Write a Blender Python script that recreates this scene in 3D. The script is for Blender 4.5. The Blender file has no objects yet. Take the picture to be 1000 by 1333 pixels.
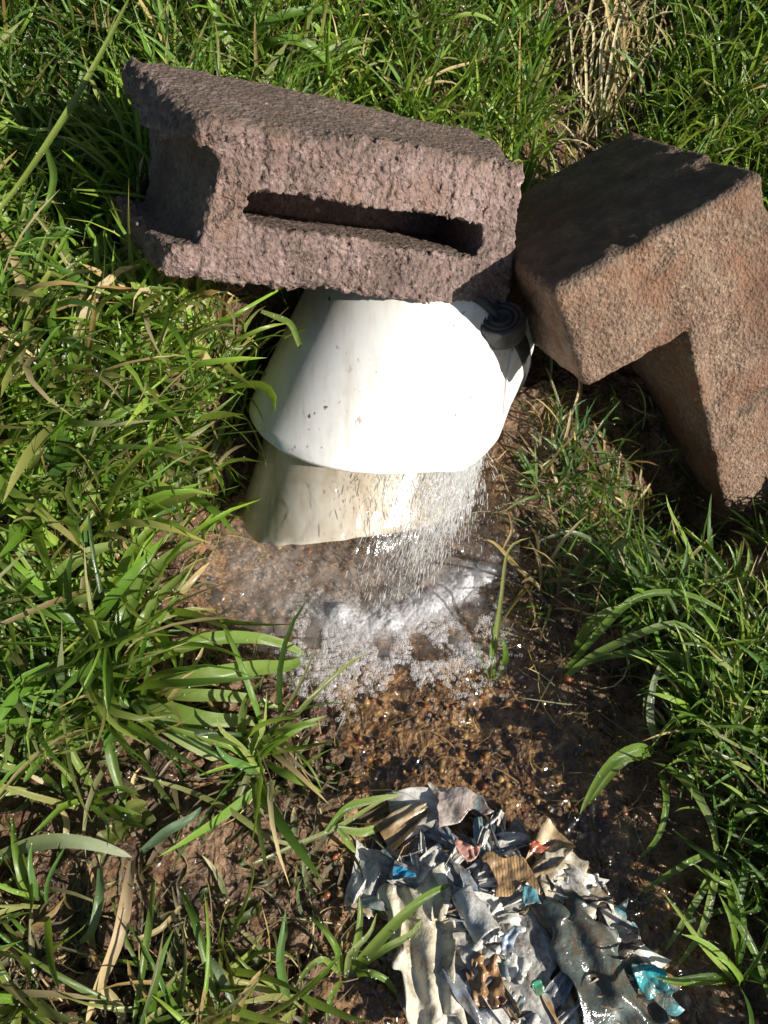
import bpy, math, random
import numpy as np
from mathutils import Vector

# ------------------------------------------------------------------ camera, sky, sun, exposure
sc = bpy.context.scene
COL = sc.collection
PITCH = math.radians(58.0)          # camera looks down at the outfall
CAM_H = 0.95
TANV = 0.649
camd = bpy.data.cameras.new('camera')
camd.sensor_fit = 'VERTICAL'
camd.angle = 2 * math.atan(TANV)
camd.clip_start = 0.01
camd.clip_end = 600
cam = bpy.data.objects.new('camera', camd)
cam.location = (0, 0, CAM_H)
cam.rotation_euler = (math.radians(90) - PITCH, 0, 0)
COL.objects.link(cam)
sc.camera = cam

SUN = np.array([0.80, -0.42, 0.44]); SUN /= np.linalg.norm(SUN)
w = bpy.data.worlds.new('World'); sc.world = w; w.use_nodes = True
nt = w.node_tree
bg = nt.nodes['Background']; bg.inputs['Strength'].default_value = 0.05
sky = nt.nodes.new('ShaderNodeTexSky'); sky.sky_type = 'NISHITA'; sky.sun_disc = False
sky.sun_elevation = math.asin(SUN[2]); sky.sun_rotation = math.atan2(SUN[0], SUN[1])
nt.links.new(sky.outputs[0], bg.inputs[0])
sund = bpy.data.lights.new('sun', 'SUN'); sund.energy = 5.0; sund.angle = math.radians(0.5)
sund.color = (1.0, 0.95, 0.86)
sun = bpy.data.objects.new('sun', sund)
sun.rotation_euler = Vector(-SUN).to_track_quat('-Z', 'Y').to_euler()
COL.objects.link(sun)
sc.view_settings.view_transform = 'Standard'
sc.view_settings.look = 'None'
sc.view_settings.gamma = 1.0
sc.view_settings.exposure = 0.8
sc.render.engine = 'CYCLES'
sc.cycles.max_bounces = 8
sc.cycles.transparent_max_bounces = 24
sc.cycles.sample_clamp_indirect = 4.0

# ------------------------------------------------------------------ helpers: noise, rays, ground
rng = np.random.default_rng(11)
f32 = np.float64

def hsh(ix, iy, iz, seed=0):
    h = (ix.astype(np.uint32) * np.uint32(374761393) + iy.astype(np.uint32) * np.uint32(668265263)
         + iz.astype(np.uint32) * np.uint32(2246822519) + np.uint32((seed * 3266489917) & 0xffffffff))
    h = (h ^ (h >> np.uint32(13))) * np.uint32(1274126177)
    h = (h ^ (h >> np.uint32(16))) * np.uint32(2246822519)
    h = h ^ (h >> np.uint32(15))
    return h.astype(np.float64) / 4294967295.0

def vnoise(x, y, z, seed=0):
    ix, iy, iz = np.floor(x).astype(np.int64), np.floor(y).astype(np.int64), np.floor(z).astype(np.int64)
    fx, fy, fz = x - ix, y - iy, z - iz
    fx = fx * fx * (3 - 2 * fx); fy = fy * fy * (3 - 2 * fy); fz = fz * fz * (3 - 2 * fz)
    r = 0
    for a in (0, 1):
        for b in (0, 1):
            for c in (0, 1):
                r = r + hsh(ix + a, iy + b, iz + c, seed) * (fx if a else 1 - fx) * (fy if b else 1 - fy) * (fz if c else 1 - fz)
    return r * 2 - 1

def fbm(x, y, z, seed=0, o=4):
    s, a = 0, 0.5
    for k in range(o):
        s = s + a * vnoise(x, y, z, seed + k * 17); x, y, z = x * 2.03 + 3.1, y * 2.03 + 1.7, z * 2.03 + 5.3; a *= 0.5
    return s

def worley(x, y, z, seed=0):
    ix, iy, iz = np.floor(x).astype(np.int64), np.floor(y).astype(np.int64), np.floor(z).astype(np.int64)
    best = np.full(np.shape(x), 9.0)
    for a in (-1, 0, 1):
        for b in (-1, 0, 1):
            for c in (-1, 0, 1):
                cx, cy, cz = ix + a, iy + b, iz + c
                d = ((cx + hsh(cx, cy, cz, seed) - x) ** 2 + (cy + hsh(cx, cy, cz, seed + 5) - y) ** 2
                     + (cz + hsh(cx, cy, cz, seed + 9) - z) ** 2)
                best = np.minimum(best, d)
    return np.sqrt(best)

def sstep(a, b, x):
    t = np.clip((x - a) / (b - a), 0, 1); return t * t * (3 - 2 * t)

# edges of the stream, walked up from its lower end (y, x)
LE = np.array([(-3, -.06), (-.016, -.047), (.136, -.043), (.202, -.018), (.273, -.056), (.331, -.096), (.402, -.20), (.503, -.245), (.683, -.215), (.85, -.12), (1.0, -.02)])
RE = np.array([(-3, 1.2), (-.016, .357), (.076, .305), (.169, .27), (.273, .25), (.361, .194), (.48, .165), (.628, .165), (.80, .12), (1.0, -.01)])

def water_z(y):
    return np.minimum(0.0, 0.05 * (np.maximum(y, -1.0) - 0.42))

def edges(y):
    return np.interp(y, LE[:, 0], LE[:, 1]), np.interp(y, RE[:, 0], RE[:, 1])

def g_low(x, y):
    l, r = edges(y)
    wob = 0.02 * vnoise(x * 9, y * 9, 0 * x, 3)
    sl, sr = (l - x) + wob, (x - r) + wob
    bed = water_z(y) - 0.022
    hl = 0.055 + 0.29 * sstep(.22, .70, y)
    hr = 0.012 + 0.02 * sstep(.1, -.2, y)
    zl = bed + 0.022 + hl * (1 - np.exp(-np.maximum(sl, 0) / (0.13 - .03 * sstep(.5, .7, y))))
    zr = bed + 0.022 + hr * (1 - np.exp(-np.maximum(sr, 0) / 0.16)) + 0.08 * sstep(.35, 1.2, sr)
    inb = np.maximum(sl, sr)
    t = sstep(-0.035, 0.01, inb)
    z = bed * (1 - t) + t * np.where(sl > sr, zl, zr)
    y0 = 0.80 + 0.16 * sstep(0.02, 0.28, x) + 0.10 * sstep(.1, -.5, x)
    k = 0.06
    yy = y - y0
    rise = 0.72 * k * np.log1p(np.exp(np.clip(yy / k, -40, 40)))
    far = np.maximum(yy - 0.75, 0)
    rise = rise - 0.72 * far + 0.12 * np.minimum(far, 30)     # the bank eases off into a gentle slope
    rise = np.where(yy > 30, rise, rise)
    left = np.where(sl > sr, np.maximum(zl - bed - 0.022, 0), 0)
    dent = .15 * np.exp(-((x - .48) / .17) ** 2 - ((y - .63) / .11) ** 2) + .10 * np.exp(-((x + .44) / .13) ** 2 - ((y - .93) / .17) ** 2)
    knoll = .12 * np.exp(-((x + .25) / .075) ** 2 - ((y - .74) / .09) ** 2)      # the block's left end sits on it
    return z + np.maximum(rise - 0.6 * left, 0) - dent + knoll

def ground_z(x, y):
    x, y = np.asarray(x, float), np.asarray(y, float)
    z = g_low(x, y)
    l, r = edges(y)
    s = np.maximum(l - x, x - r)
    wet = sstep(0.05, -0.02, s)
    near = sstep(6, 2, np.hypot(x, y))
    d = 0.024 * fbm(x * 9, y * 9, 0 * x, 11, 4) + .020 * (.5 - worley(x * 15 + .6 * vnoise(x * 22, y * 22, 0 * x, 6), y * 15, 0 * x, 23)) + .010 * (.5 - np.abs(fbm(x * 34, y * 34, 0 * x, 12, 4)) * 2.2) + 0.010 * (0.5 - worley(x * 26 + .4 * vnoise(x * 40, y * 40, 0 * x, 5), y * 26, 0 * x, 21))
    d2 = 0.006 * fbm(x * 30, y * 30, 0 * x, 31, 3) + 0.008 * (0.45 - worley(x * 60, y * 60, 0 * x, 41))
    return z + near * (d * (1 - wet) + d2 * wet)

DV = np.array([0, math.cos(PITCH), -math.sin(PITCH)]); UV_ = np.array([0, math.sin(PITCH), math.cos(PITCH)])
EYE = np.array([0, 0, 0.95])

def spot(px, py, h=0.0):
    """point of the bank (raised by h) met by a sight line of the survey photograph"""
    v = DV + (px - 500) / 666.5 * TANV * np.array([1., 0, 0]) + (666.5 - py) / 666.5 * TANV * UV_
    t = np.linspace(0.25, 2.6, 1400)
    P = EYE[None] + t[:, None] * v[None]
    below = P[:, 2] < g_low(P[:, 0], P[:, 1]) + h
    i = int(np.argmax(below)) if below.any() else len(t) - 1
    return P[i]

def link(o, parent=None):
    COL.objects.link(o)
    if parent is not None: o.parent = parent
    return o

def tag(o, label=None, cat=None, group=None, kind=None):
    if label: o['label'] = label
    if cat: o['category'] = cat
    if group: o['group'] = group
    if kind: o['kind'] = kind
    return o

def mesh_np(name, V, F, mat=None, parent=None, smooth=True, col=None, uv=None, origin=None):
    """V (n,3), F (m,k) quads or tris as one mesh object"""
    V = np.asarray(V, float); F = np.asarray(F, np.int32)
    if origin is None: origin = (0, 0, 0)
    V = V - np.asarray(origin)
    me = bpy.data.meshes.new(name)
    n, m, k = len(V), len(F), F.shape[1]
    me.vertices.add(n); me.vertices.foreach_set('co', V.astype(np.float32).ravel())
    me.loops.add(m * k); me.loops.foreach_set('vertex_index', F.ravel())
    me.polygons.add(m); me.polygons.foreach_set('loop_start', np.arange(0, m * k, k, dtype=np.int32))
    try: me.polygons.foreach_set('loop_total', np.full(m, k, np.int32))
    except Exception: pass
    me.polygons.foreach_set('use_smooth', np.full(m, smooth, bool))
    if col is not None:
        a = me.color_attributes.new('tint', 'FLOAT_COLOR', 'POINT')
        c = np.ones((n, 4), np.float32); c[:, :3] = col; a.data.foreach_set('color', c.ravel())
    if uv is not None:
        l = me.uv_layers.new(name='uv'); l.data.foreach_set('uv', np.asarray(uv, np.float32)[F.ravel()].ravel())
    me.update(calc_edges=True); me.validate()
    if mat: me.materials.append(mat)
    o = bpy.data.objects.new(name, me); o.location = origin
    if parent is not None:
        o.location = Vector(origin) - parent.location
    return link(o, parent)

def empty(name, loc):
    o = bpy.data.objects.new(name, None); o.location = loc; o.empty_display_size = .05
    return link(o)

def grid_faces(nu, nv, wrap=False):
    i = np.arange(nu - 1 if not wrap else nu)[:, None]; j = np.arange(nv - 1)[None]
    i2 = (i + 1) % nu
    return np.stack([i * nv + j, i2 * nv + j, i2 * nv + j + 1, i * nv + j + 1], -1).reshape(-1, 4)

# ------------------------------------------------------------------ materials
class NT:
    def __init__(s, name):
        s.m = bpy.data.materials.new(name); s.m.use_nodes = True; s.t = s.m.node_tree
        s.p = s.t.nodes['Principled BSDF']; s.out = s.t.nodes['Material Output']
    def n(s, typ, **kw):
        nd = s.t.nodes.new('ShaderNode' + typ)
        for k, v in kw.items():
            if hasattr(nd, k) and k not in nd.inputs: setattr(nd, k, v)
            else: s.set(nd, k, v)
        return nd
    def set(s, nd, k, v):
        i = nd.inputs[k] if not isinstance(k, int) else nd.inputs[k]
        if isinstance(v, bpy.types.NodeSocket): s.t.links.new(v, i)
        else: i.default_value = v
    def obj(s): return s.n('TexCoord').outputs['Object']
    def noise(s, scale, detail=4, vec=None, rough=.55, dist=0.0):
        nd = s.n('TexNoise'); nd.inputs['Scale'].default_value = scale; nd.inputs['Detail'].default_value = detail
        nd.inputs['Roughness'].default_value = rough; nd.inputs['Distortion'].default_value = dist
        s.t.links.new(vec if vec is not None else s.obj(), nd.inputs['Vector']); return nd.outputs[0]
    def vor(s, scale, vec=None, feature='F1', out=0):
        nd = s.n('TexVoronoi'); nd.feature = feature; nd.inputs['Scale'].default_value = scale
        s.t.links.new(vec if vec is not None else s.obj(), nd.inputs['Vector']); return nd.outputs[out]
    def ramp(s, fac, stops, interp='LINEAR'):
        nd = s.n('ValToRGB'); s.t.links.new(fac, nd.inputs[0]); e = nd.color_ramp.elements
        nd.color_ramp.interpolation = interp
        while len(e) < len(stops): e.new(0.5)
        for el, (p, c) in zip(e, stops):
            el.position = p; el.color = (*c, 1) if not isinstance(c, (int, float)) else (c, c, c, 1)
        return nd.outputs[0]
    def mix(s, fac, a, b, typ='MIX'):
        nd = s.n('MixRGB'); nd.blend_type = typ
        for k, v in ((0, fac), (1, a), (2, b)):
            if isinstance(v, bpy.types.NodeSocket): s.t.links.new(v, nd.inputs[k])
            elif k == 0: nd.inputs[0].default_value = v
            else: nd.inputs[k].default_value = (*v, 1)
        return nd.outputs[0]
    def math(s, op, a, b=0.0):
        nd = s.n('Math'); nd.operation = op
        for k, v in ((0, a), (1, b)):
            if isinstance(v, bpy.types.NodeSocket): s.t.links.new(v, nd.inputs[k])
            else: nd.inputs[k].default_value = v
        return nd.outputs[0]
    def bump(s, h, strength=.5, dist=.002, normal=None):
        nd = s.n('Bump'); nd.inputs['Strength'].default_value = strength; nd.inputs['Distance'].default_value = dist
        s.t.links.new(h, nd.inputs['Height'])
        if normal is not None: s.t.links.new(normal, nd.inputs['Normal'])
        return nd.outputs[0]
    def scaled(s, sx, sy, sz, vec=None):
        nd = s.n('Mapping'); nd.inputs['Scale'].default_value = (sx, sy, sz)
        s.t.links.new(vec if vec is not None else s.obj(), nd.inputs['Vector']); return nd.outputs[0]
    def P(s, **kw):
        for k, v in kw.items(): s.set(s.p, k.replace('_', ' '), v)

def concrete(name, dark, mid, light, stain, wet=0.0):
    t = NT(name)
    big = t.noise(9, 4); gr = t.noise(160, 3); sp = t.vor(240, out=1)
    base = t.ramp(t.math('ADD', t.math('MULTIPLY', big, .55), t.math('MULTIPLY', gr, .45)), [(.34, dark), (.5, mid), (.66, light)])
    spg = t.n('SeparateColor'); t.t.links.new(sp, spg.inputs[0])
    base = t.mix(t.ramp(spg.outputs[0], [(.93, 0), (.99, .4)]), base, tuple(min(1, c * 1.8) for c in light))
    base = t.mix(t.ramp(spg.outputs[1], [(.86, 0), (.97, .6)]), base, tuple(c * .5 for c in dark))
    base = t.mix(t.ramp(t.noise(14, 5, dist=.6), [(.48, 0), (.66, .8)]), base, stain)
    base = t.mix(t.ramp(t.noise(4.5, 6, dist=1.0), [(.50, 0), (.70, .6)]), base, tuple(c * .8 for c in dark))
    base = t.mix(t.ramp(t.noise(55, 3, dist=.5), [(.70, 0), (.76, .7)]), base, tuple(min(1, c * 1.7) for c in light))
    up = t.n('SeparateXYZ'); t.t.links.new(t.n('NewGeometry').outputs['Normal'], up.inputs[0])
    upbrown = t.math('MULTIPLY', t.ramp(t.noise(30, 7), [(.30, .25), (.62, .8)]), t.ramp(up.outputs[2], [(.45, 0), (.8, 1)]))  # mottled brown tone, only on faces that point upward
    base = t.mix(upbrown, base, (.085, .062, .042))
    h = t.math('ADD', t.noise(420, 4), t.math('MULTIPLY', t.vor(190), .9))
    t.P(Base_Color=base, Roughness=t.ramp(t.noise(30, 3), [(.35, .62 - wet), (.65, .9)]), Normal=t.bump(h, 1.0, .0036))
    t.p.inputs['Specular IOR Level'].default_value = .45
    return t.m

M = {}
M['block_purple'] = concrete('purple_brown_concrete', (.085, .054, .047), (.200, .136, .120), (.305, .222, .202), (.195, .118, .090), .1)
M['block_buff'] = concrete('buff_brown_concrete', (.085, .047, .028), (.195, .122, .080), (.29, .205, .145), (.18, .082, .043), .05)

def plastic():
    t = NT('white_pipe_plastic')
    smear = t.noise(1, 6, t.scaled(60, 9, 60), .6)
    specks = t.ramp(t.noise(1, 3, t.scaled(150, 70, 150)), [(.64, 0), (.70, 1)])
    patch = t.ramp(t.noise(9, 3), [(.46, 0), (.58, 1)])
    c = t.mix(t.math('MULTIPLY', t.ramp(smear, [(.45, 0), (.72, .5)]), 1.0), (.70, .69, .66), (.44, .37, .25))
    c = t.mix(t.math('MULTIPLY', specks, patch), c, (.16, .10, .05))
    t.P(Base_Color=c, Roughness=t.ramp(t.noise(22, 4), [(.4, .28), (.7, .5)]), Normal=t.bump(t.noise(60, 4), .1, .002))
    t.p.inputs['Subsurface Weight'].default_value = .0
    return t.m
M['plastic'] = plastic()

def cream():
    t = NT('cream_inner_pipe')
    c = t.ramp(t.noise(1, 6, t.scaled(40, 12, 24), .6, .4), [(.27, (.34, .26, .17)), (.42, (.48, .42, .33)), (.56, (.56, .51, .43)), (.8, (.62, .59, .53))])
    c = t.mix(t.ramp(t.noise(9, 5), [(.55, 0), (.75, .65)]), c, (.27, .15, .06))
    t.P(Base_Color=c, Roughness=.25, Normal=t.bump(t.noise(1, 4, t.scaled(60, 16, 60)), .12, .002))
    return t.m
M['cream'] = cream()

def rubber():
    t = NT('black_rubber')
    t.P(Base_Color=t.ramp(t.noise(60, 4), [(.35, (.020, .020, .019)), (.7, (.065, .062, .060))]), Roughness=.55, Normal=t.bump(t.noise(220, 3), .25, .001))
    return t.m
M['rubber'] = rubber()

def mud():
    t = NT('wet_soil')
    c = t.ramp(t.noise(24, 9, rough=.72), [(.34, (.022, .012, .007)), (.47, (.085, .046, .025)), (.58, (.17, .10, .056)), (.72, (.27, .175, .105))])
    geo = t.n('NewGeometry')
    # the bed of the stream is rustier
    a = t.n('Attribute'); a.attribute_name = 'tint'
    sep = t.n('SeparateColor'); t.t.links.new(a.outputs['Color'], sep.inputs[0])
    bedc = t.ramp(t.noise(42, 7, rough=.66), [(.32, (.024, .012, .006)), (.44, (.105, .053, .023)), (.54, (.21, .115, .050)), (.70, (.40, .25, .12))])
    bedc = t.mix(t.ramp(t.noise(9, 4), [(.52, 0), (.72, .6)]), bedc, (.12, .07, .045))
    c = t.mix(sep.outputs[0], c, bedc)
    c = t.mix(sep.outputs[1], c, t.ramp(t.noise(3, 6), [(.35, (.03, .06, .012)), (.7, (.08, .11, .03))]))
    h = t.math('ADD', t.noise(110, 6, rough=.6), t.math('MULTIPLY', t.vor(140), .5))
    h = t.math('MULTIPLY', h, t.math('SUBTRACT', 1.0, t.math('MULTIPLY', sep.outputs[0], .35)))
    t.P(Base_Color=c, Roughness=t.ramp(t.noise(40, 4), [(.42, .10), (.64, .5)]), Normal=t.bump(h, 1.0, .009))
    return t.m
M['mud'] = mud()

def water(name, aer, streak=None, tintc=(.97, .93, .86), bump=.35, scale=120, reflect=1.0, amt=(.5, .7, .75), glr=.05, air=(.88, .86, .86)):
    """clear sheet: what lies below shows through, the surface mirrors; aer = white of the air carried in it"""
    t = NT(name)
    vec = t.scaled(*streak) if streak else t.obj()
    h = t.noise(1 if streak else scale, 5 if streak else 1.0, vec, .5, .8)
    nb = t.bump(h, bump, .022)
    fr = t.n('LayerWeight'); fr.inputs[0].default_value = .5
    mir = t.math('ADD', .025, t.math('MULTIPLY', t.math('POWER', fr.outputs['Facing'], 4.0), .5))
    gl = t.n('BsdfGlossy'); gl.inputs['Roughness'].default_value = glr; t.t.links.new(nb, gl.inputs['Normal'])
    tr = t.n('BsdfTransparent'); tr.inputs[0].default_value = (*tintc, 1)
    a = t.n('MixShader'); t.t.links.new(t.math('MULTIPLY', mir, reflect), a.inputs[0]); t.t.links.new(tr.outputs[0], a.inputs[1]); t.t.links.new(gl.outputs[0], a.inputs[2])
    res = a.outputs[0]
    if aer:
        at_ = t.n('Attribute'); at_.attribute_name = 'tint'
        sp = t.n('SeparateColor'); t.t.links.new(at_.outputs['Color'], sp.inputs[0])
        nz = t.noise(1, 6, t.scaled(*aer), .65)
        fac = t.math('MULTIPLY', t.ramp(nz, [(amt[0] - .15, 0.04), (amt[0], .25), (amt[1], 1)]), t.math('MULTIPLY', sp.outputs[0], amt[2]))
        df = t.n('BsdfDiffuse'); df.inputs[0].default_value = (*air, 1)
        tl = t.n('BsdfTranslucent'); tl.inputs[0].default_value = (*air, 1)
        dm = t.n('MixShader'); dm.inputs[0].default_value = .4; t.t.links.new(df.outputs[0], dm.inputs[1]); t.t.links.new(tl.outputs[0], dm.inputs[2])
        b = t.n('MixShader'); t.t.links.new(fac, b.inputs[0]); t.t.links.new(res, b.inputs[1]); t.t.links.new(dm.outputs[0], b.inputs[2])
        res = b.outputs[0]
    t.t.links.new(res, t.out.inputs['Surface'])
    return t.m
M['stream'] = water('stream_water', (110, 110, 110), None, (.98, .94, .86), .65, 40, 2.2, (.22, .80, .50), .10, (.84, .73, .66))
M['outflow'] = water('outflow_water', (260, 16, 34), (110, 14, 26), (.99, .98, .96), .22, 1, 1.6, (.50, .78, .6), .09)

def bubble():
    t = NT('foam_bubble')
    lw = t.n('LayerWeight'); lw.inputs[0].default_value = .35
    gl = t.n('BsdfGlossy'); gl.inputs['Roughness'].default_value = .04
    tr = t.n('BsdfTransparent')
    df = t.n('BsdfDiffuse'); df.inputs[0].default_value = (.95, .94, .95, 1)
    tl = t.n('BsdfTranslucent'); tl.inputs[0].default_value = (.95, .94, .95, 1)
    wh = t.n('MixShader'); wh.inputs[0].default_value = .5; t.t.links.new(df.outputs[0], wh.inputs[1]); t.t.links.new(tl.outputs[0], wh.inputs[2])
    a = t.n('MixShader'); t.t.links.new(t.ramp(lw.outputs['Facing'], [(.30, .07), (.85, .95)]), a.inputs[0])
    t.t.links.new(tr.outputs[0], a.inputs[1]); t.t.links.new(wh.outputs[0], a.inputs[2])
    b = t.n('MixShader'); t.t.links.new(t.math('MULTIPLY', t.math('POWER', lw.outputs['Facing'], 3.0), .3), b.inputs[0])
    t.t.links.new(a.outputs[0], b.inputs[1]); t.t.links.new(gl.outputs[0], b.inputs[2])
    t.t.links.new(b.outputs[0], t.out.inputs['Surface'])
    return t.m
M['bubble'] = bubble()

def froth():
    t = NT('froth')
    v = t.vor(560); v2 = t.vor(240)
    h = t.math('ADD', v, t.math('MULTIPLY', v2, 1.2))
    nb = t.bump(h, .45, .0012)
    df = t.n('BsdfDiffuse'); df.inputs[0].default_value = (.80, .79, .80, 1); t.t.links.new(nb, df.inputs['Normal'])
    tl = t.n('BsdfTranslucent'); tl.inputs[0].default_value = (.80, .79, .80, 1); t.t.links.new(nb, tl.inputs['Normal'])
    gl = t.n('BsdfGlossy'); gl.inputs['Roughness'].default_value = .12; t.t.links.new(nb, gl.inputs['Normal'])
    tr = t.n('BsdfTransparent')
    a = t.n('MixShader'); a.inputs[0].default_value = .45; t.t.links.new(df.outputs[0], a.inputs[1]); t.t.links.new(tl.outputs[0], a.inputs[2])
    b = t.n('MixShader'); b.inputs[0].default_value = .07; t.t.links.new(a.outputs[0], b.inputs[1]); t.t.links.new(gl.outputs[0], b.inputs[2])
    at_ = t.n('Attribute'); at_.attribute_name = 'tint'
    sp = t.n('SeparateColor'); t.t.links.new(at_.outputs['Color'], sp.inputs[0])
    # bubble walls are white, the cells between them clear where the froth is thin
    wall = t.math('ADD', t.math('MULTIPLY', t.ramp(v2, [(.25, 0), (.6, 1)]), .8), t.math('MULTIPLY', t.noise(700, 2), .5))
    fac = t.math('MULTIPLY', t.ramp(sp.outputs[0], [(.10, 0), (.34, .26), (.95, .76)]), t.math('ADD', .52, t.math('MULTIPLY', wall, .62)))
    c = t.n('MixShader'); t.t.links.new(fac, c.inputs[0]); t.t.links.new(tr.outputs[0], c.inputs[1]); t.t.links.new(b.outputs[0], c.inputs[2])
    t.t.links.new(c.outputs[0], t.out.inputs['Surface'])
    return t.m
M['froth'] = froth()

def drop():
    t = NT('water_drop')
    gl = t.n('BsdfGlossy'); gl.inputs['Roughness'].default_value = .05
    tr = t.n('BsdfTransparent'); df = t.n('BsdfDiffuse'); df.inputs[0].default_value = (.9, .9, .9, 1)
    a = t.n('MixShader'); a.inputs[0].default_value = .42; t.t.links.new(tr.outputs[0], a.inputs[1]); t.t.links.new(df.outputs[0], a.inputs[2])
    b = t.n('MixShader'); b.inputs[0].default_value = .25; t.t.links.new(a.outputs[0], b.inputs[1]); t.t.links.new(gl.outputs[0], b.inputs[2])
    t.t.links.new(b.outputs[0], t.out.inputs['Surface'])
    return t.m
M['drop'] = drop()

def leaf(name, rough=.27, trans=.42, vein=26):
    t = NT(name)
    a = t.n('Attribute'); a.attribute_name = 'tint'
    uv = t.n('UVMap'); uv.uv_map = 'uv'
    sep = t.n('SeparateXYZ'); t.t.links.new(uv.outputs[0], sep.inputs[0])
    v = t.math('SINE', t.math('MULTIPLY', sep.outputs[0], vein * 2 * math.pi))
    nz = t.noise(85, 4)
    c = t.mix(t.ramp(nz, [(.35, .0), (.75, .55)]), a.outputs['Color'], (.75, .72, .5), 'MULTIPLY')
    c = t.mix(t.ramp(v, [(.0, 0), (1, .18)]), c, (.55, .6, .4), 'MULTIPLY')
    nb = t.bump(t.math('ADD', t.math('MULTIPLY', v, .35), nz), .35, .0012)
    t.P(Base_Color=c, Roughness=t.ramp(t.noise(50, 3), [(.4, rough * .75), (.65, rough * 1.5)]), Normal=nb)
    t.p.inputs['Specular IOR Level'].default_value = .55
    tl = t.n('BsdfTranslucent'); t.t.links.new(t.mix(.5, c, (.26, .34, .03)), tl.inputs[0])
    m = t.n('MixShader'); m.inputs[0].default_value = trans
    t.t.links.new(t.p.outputs[0], m.inputs[1]); t.t.links.new(tl.outputs[0], m.inputs[2])
    t.t.links.new(m.outputs[0], t.out.inputs['Surface'])
    return t.m
M['leaf'] = leaf('green_blade')
M['dry'] = leaf('dry_straw', .5, .22, 14)

def stone():
    t = NT('wet_gravel')
    a = t.n('Attribute'); a.attribute_name = 'tint'
    c = t.mix(t.ramp(t.noise(260, 4), [(.3, 0), (.7, .7)]), a.outputs['Color'], (.4, .35, .3), 'MULTIPLY')
    t.P(Base_Color=c, Roughness=.3, Normal=t.bump(t.noise(500, 3), .5, .001))
    return t.m
M['stone'] = stone()

def film(name, cols, rough=.25, scale=14, trans=.12, fold=90, print_=None):
    """wet plastic or paper, soiled; cols = print and dirt colours in patches"""
    t = NT(name)
    nz = t.noise(scale, 5, None, .6, .8)
    k = len(cols)
    c = t.ramp(nz, [(.30 + .42 * i / max(1, k - 1), cc) for i, cc in enumerate(cols)])
    c = t.mix(t.ramp(t.noise(38, 7, rough=.72), [(.46, 0), (.66, .9)]), c, (.11, .072, .04))
    if print_:
        wv = t.n('TexWave'); wv.inputs['Scale'].default_value = print_[0]; wv.inputs['Distortion'].default_value = 3; wv.inputs['Detail'].default_value = 3
        t.t.links.new(t.obj(), wv.inputs['Vector'])
        c = t.mix(t.ramp(wv.outputs['Fac'], [(.6, 0), (.75, .8)]), c, print_[1])
    t.P(Base_Color=c, Roughness=t.ramp(t.noise(60, 3), [(.4, rough * .5), (.7, rough * 1.6)]), Normal=t.bump(t.noise(fold, 4, rough=.6), .5, .004))
    t.p.inputs['Specular IOR Level'].default_value = .6
    if trans:
        tl = t.n('BsdfTranslucent'); t.t.links.new(c, tl.inputs[0])
        m = t.n('MixShader'); m.inputs[0].default_value = trans
        t.t.links.new(t.p.outputs[0], m.inputs[1]); t.t.links.new(tl.outputs[0], m.inputs[2]); t.t.links.new(m.outputs[0], t.out.inputs['Surface'])
    return t.m

# ------------------------------------------------------------------ the setting: ground sheet
def axis(lo, hi, step, far):
    c = np.arange(lo, hi + 1e-9, step); out = []; s = step; x = hi
    while x < far: s *= 1.22; x += s; out.append(x)
    neg = []; s = step; x = lo
    while x > -far: s *= 1.22; x -= s; neg.append(x)
    return np.r_[neg[::-1], c, out]
gx, gy = axis(-.80, .80, .0046, 160), axis(-.30, 1.50, .0046, 160)
GX, GY = np.meshgrid(gx, gy, indexing='ij')
GZ = ground_z(GX, GY)
l_, r_ = edges(GY); s_ = np.maximum(l_ - GX, GX - r_)
tint = np.zeros(GX.shape + (3,))
tint[..., 0] = sstep(0.05, -0.01, s_ + .03 * vnoise(GX * 25, GY * 25, 0 * GX, 77)) * sstep(-.6, -.2, GY) * sstep(.03, .012, GZ - water_z(GY))
tint[..., 1] = sstep(1.3, 2.6, np.hypot(GX, GY - .5))
ground = mesh_np('ground', np.stack([GX, GY, GZ], -1).reshape(-1, 3), grid_faces(len(gx), len(gy)), M['mud'], col=tint.reshape(-1, 3))
tag(ground, 'brown muddy bank and stream bed under the grass', 'ground', kind='structure')

# stream water: a thin rippling sheet in the channel
wx, wy = np.arange(-.36, .62, .0034), np.arange(-.32, .80, .0034)
WX, WY = np.meshgrid(wx, wy, indexing='ij')
WZ = water_z(WY) + .0016 * fbm(WX * 34, WY * 26, 0 * WX, 51, 3) * 2 + .0017 * vnoise(WX * 100, WY * 80, 0 * WX, 52)
WZ += .006 * np.exp(-((WX - .03) ** 2 / .012 + (WY - .47) ** 2 / .004)) * vnoise(WX * 60, WY * 60, 0 * WX, 54)
aerw = np.exp(-(((WX + .05) / .19) ** 2 + ((WY - .51) / .12) ** 2) ** 1.5) * 1.0
aerw = np.clip(aerw * (1 + .5 * vnoise(WX * 14, WY * 14, 0 * WX, 53)), 0, 1)
wl, wr = edges(WY); okw = ((np.maximum(wl - WX, WX - wr) < .035) & ~((WX > .19) & (WY > .50))).ravel()
WF = grid_faces(len(wx), len(wy)); WF = WF[okw[WF].all(1)]
streamw = mesh_np('stream_water', np.stack([WX, WY, WZ], -1).reshape(-1, 3), WF, M['stream'],
                  col=np.repeat(aerw.reshape(-1, 1), 3, 1))
tag(streamw, 'shallow rippling water flowing over the rusty brown bed', 'water', kind='structure')

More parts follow.
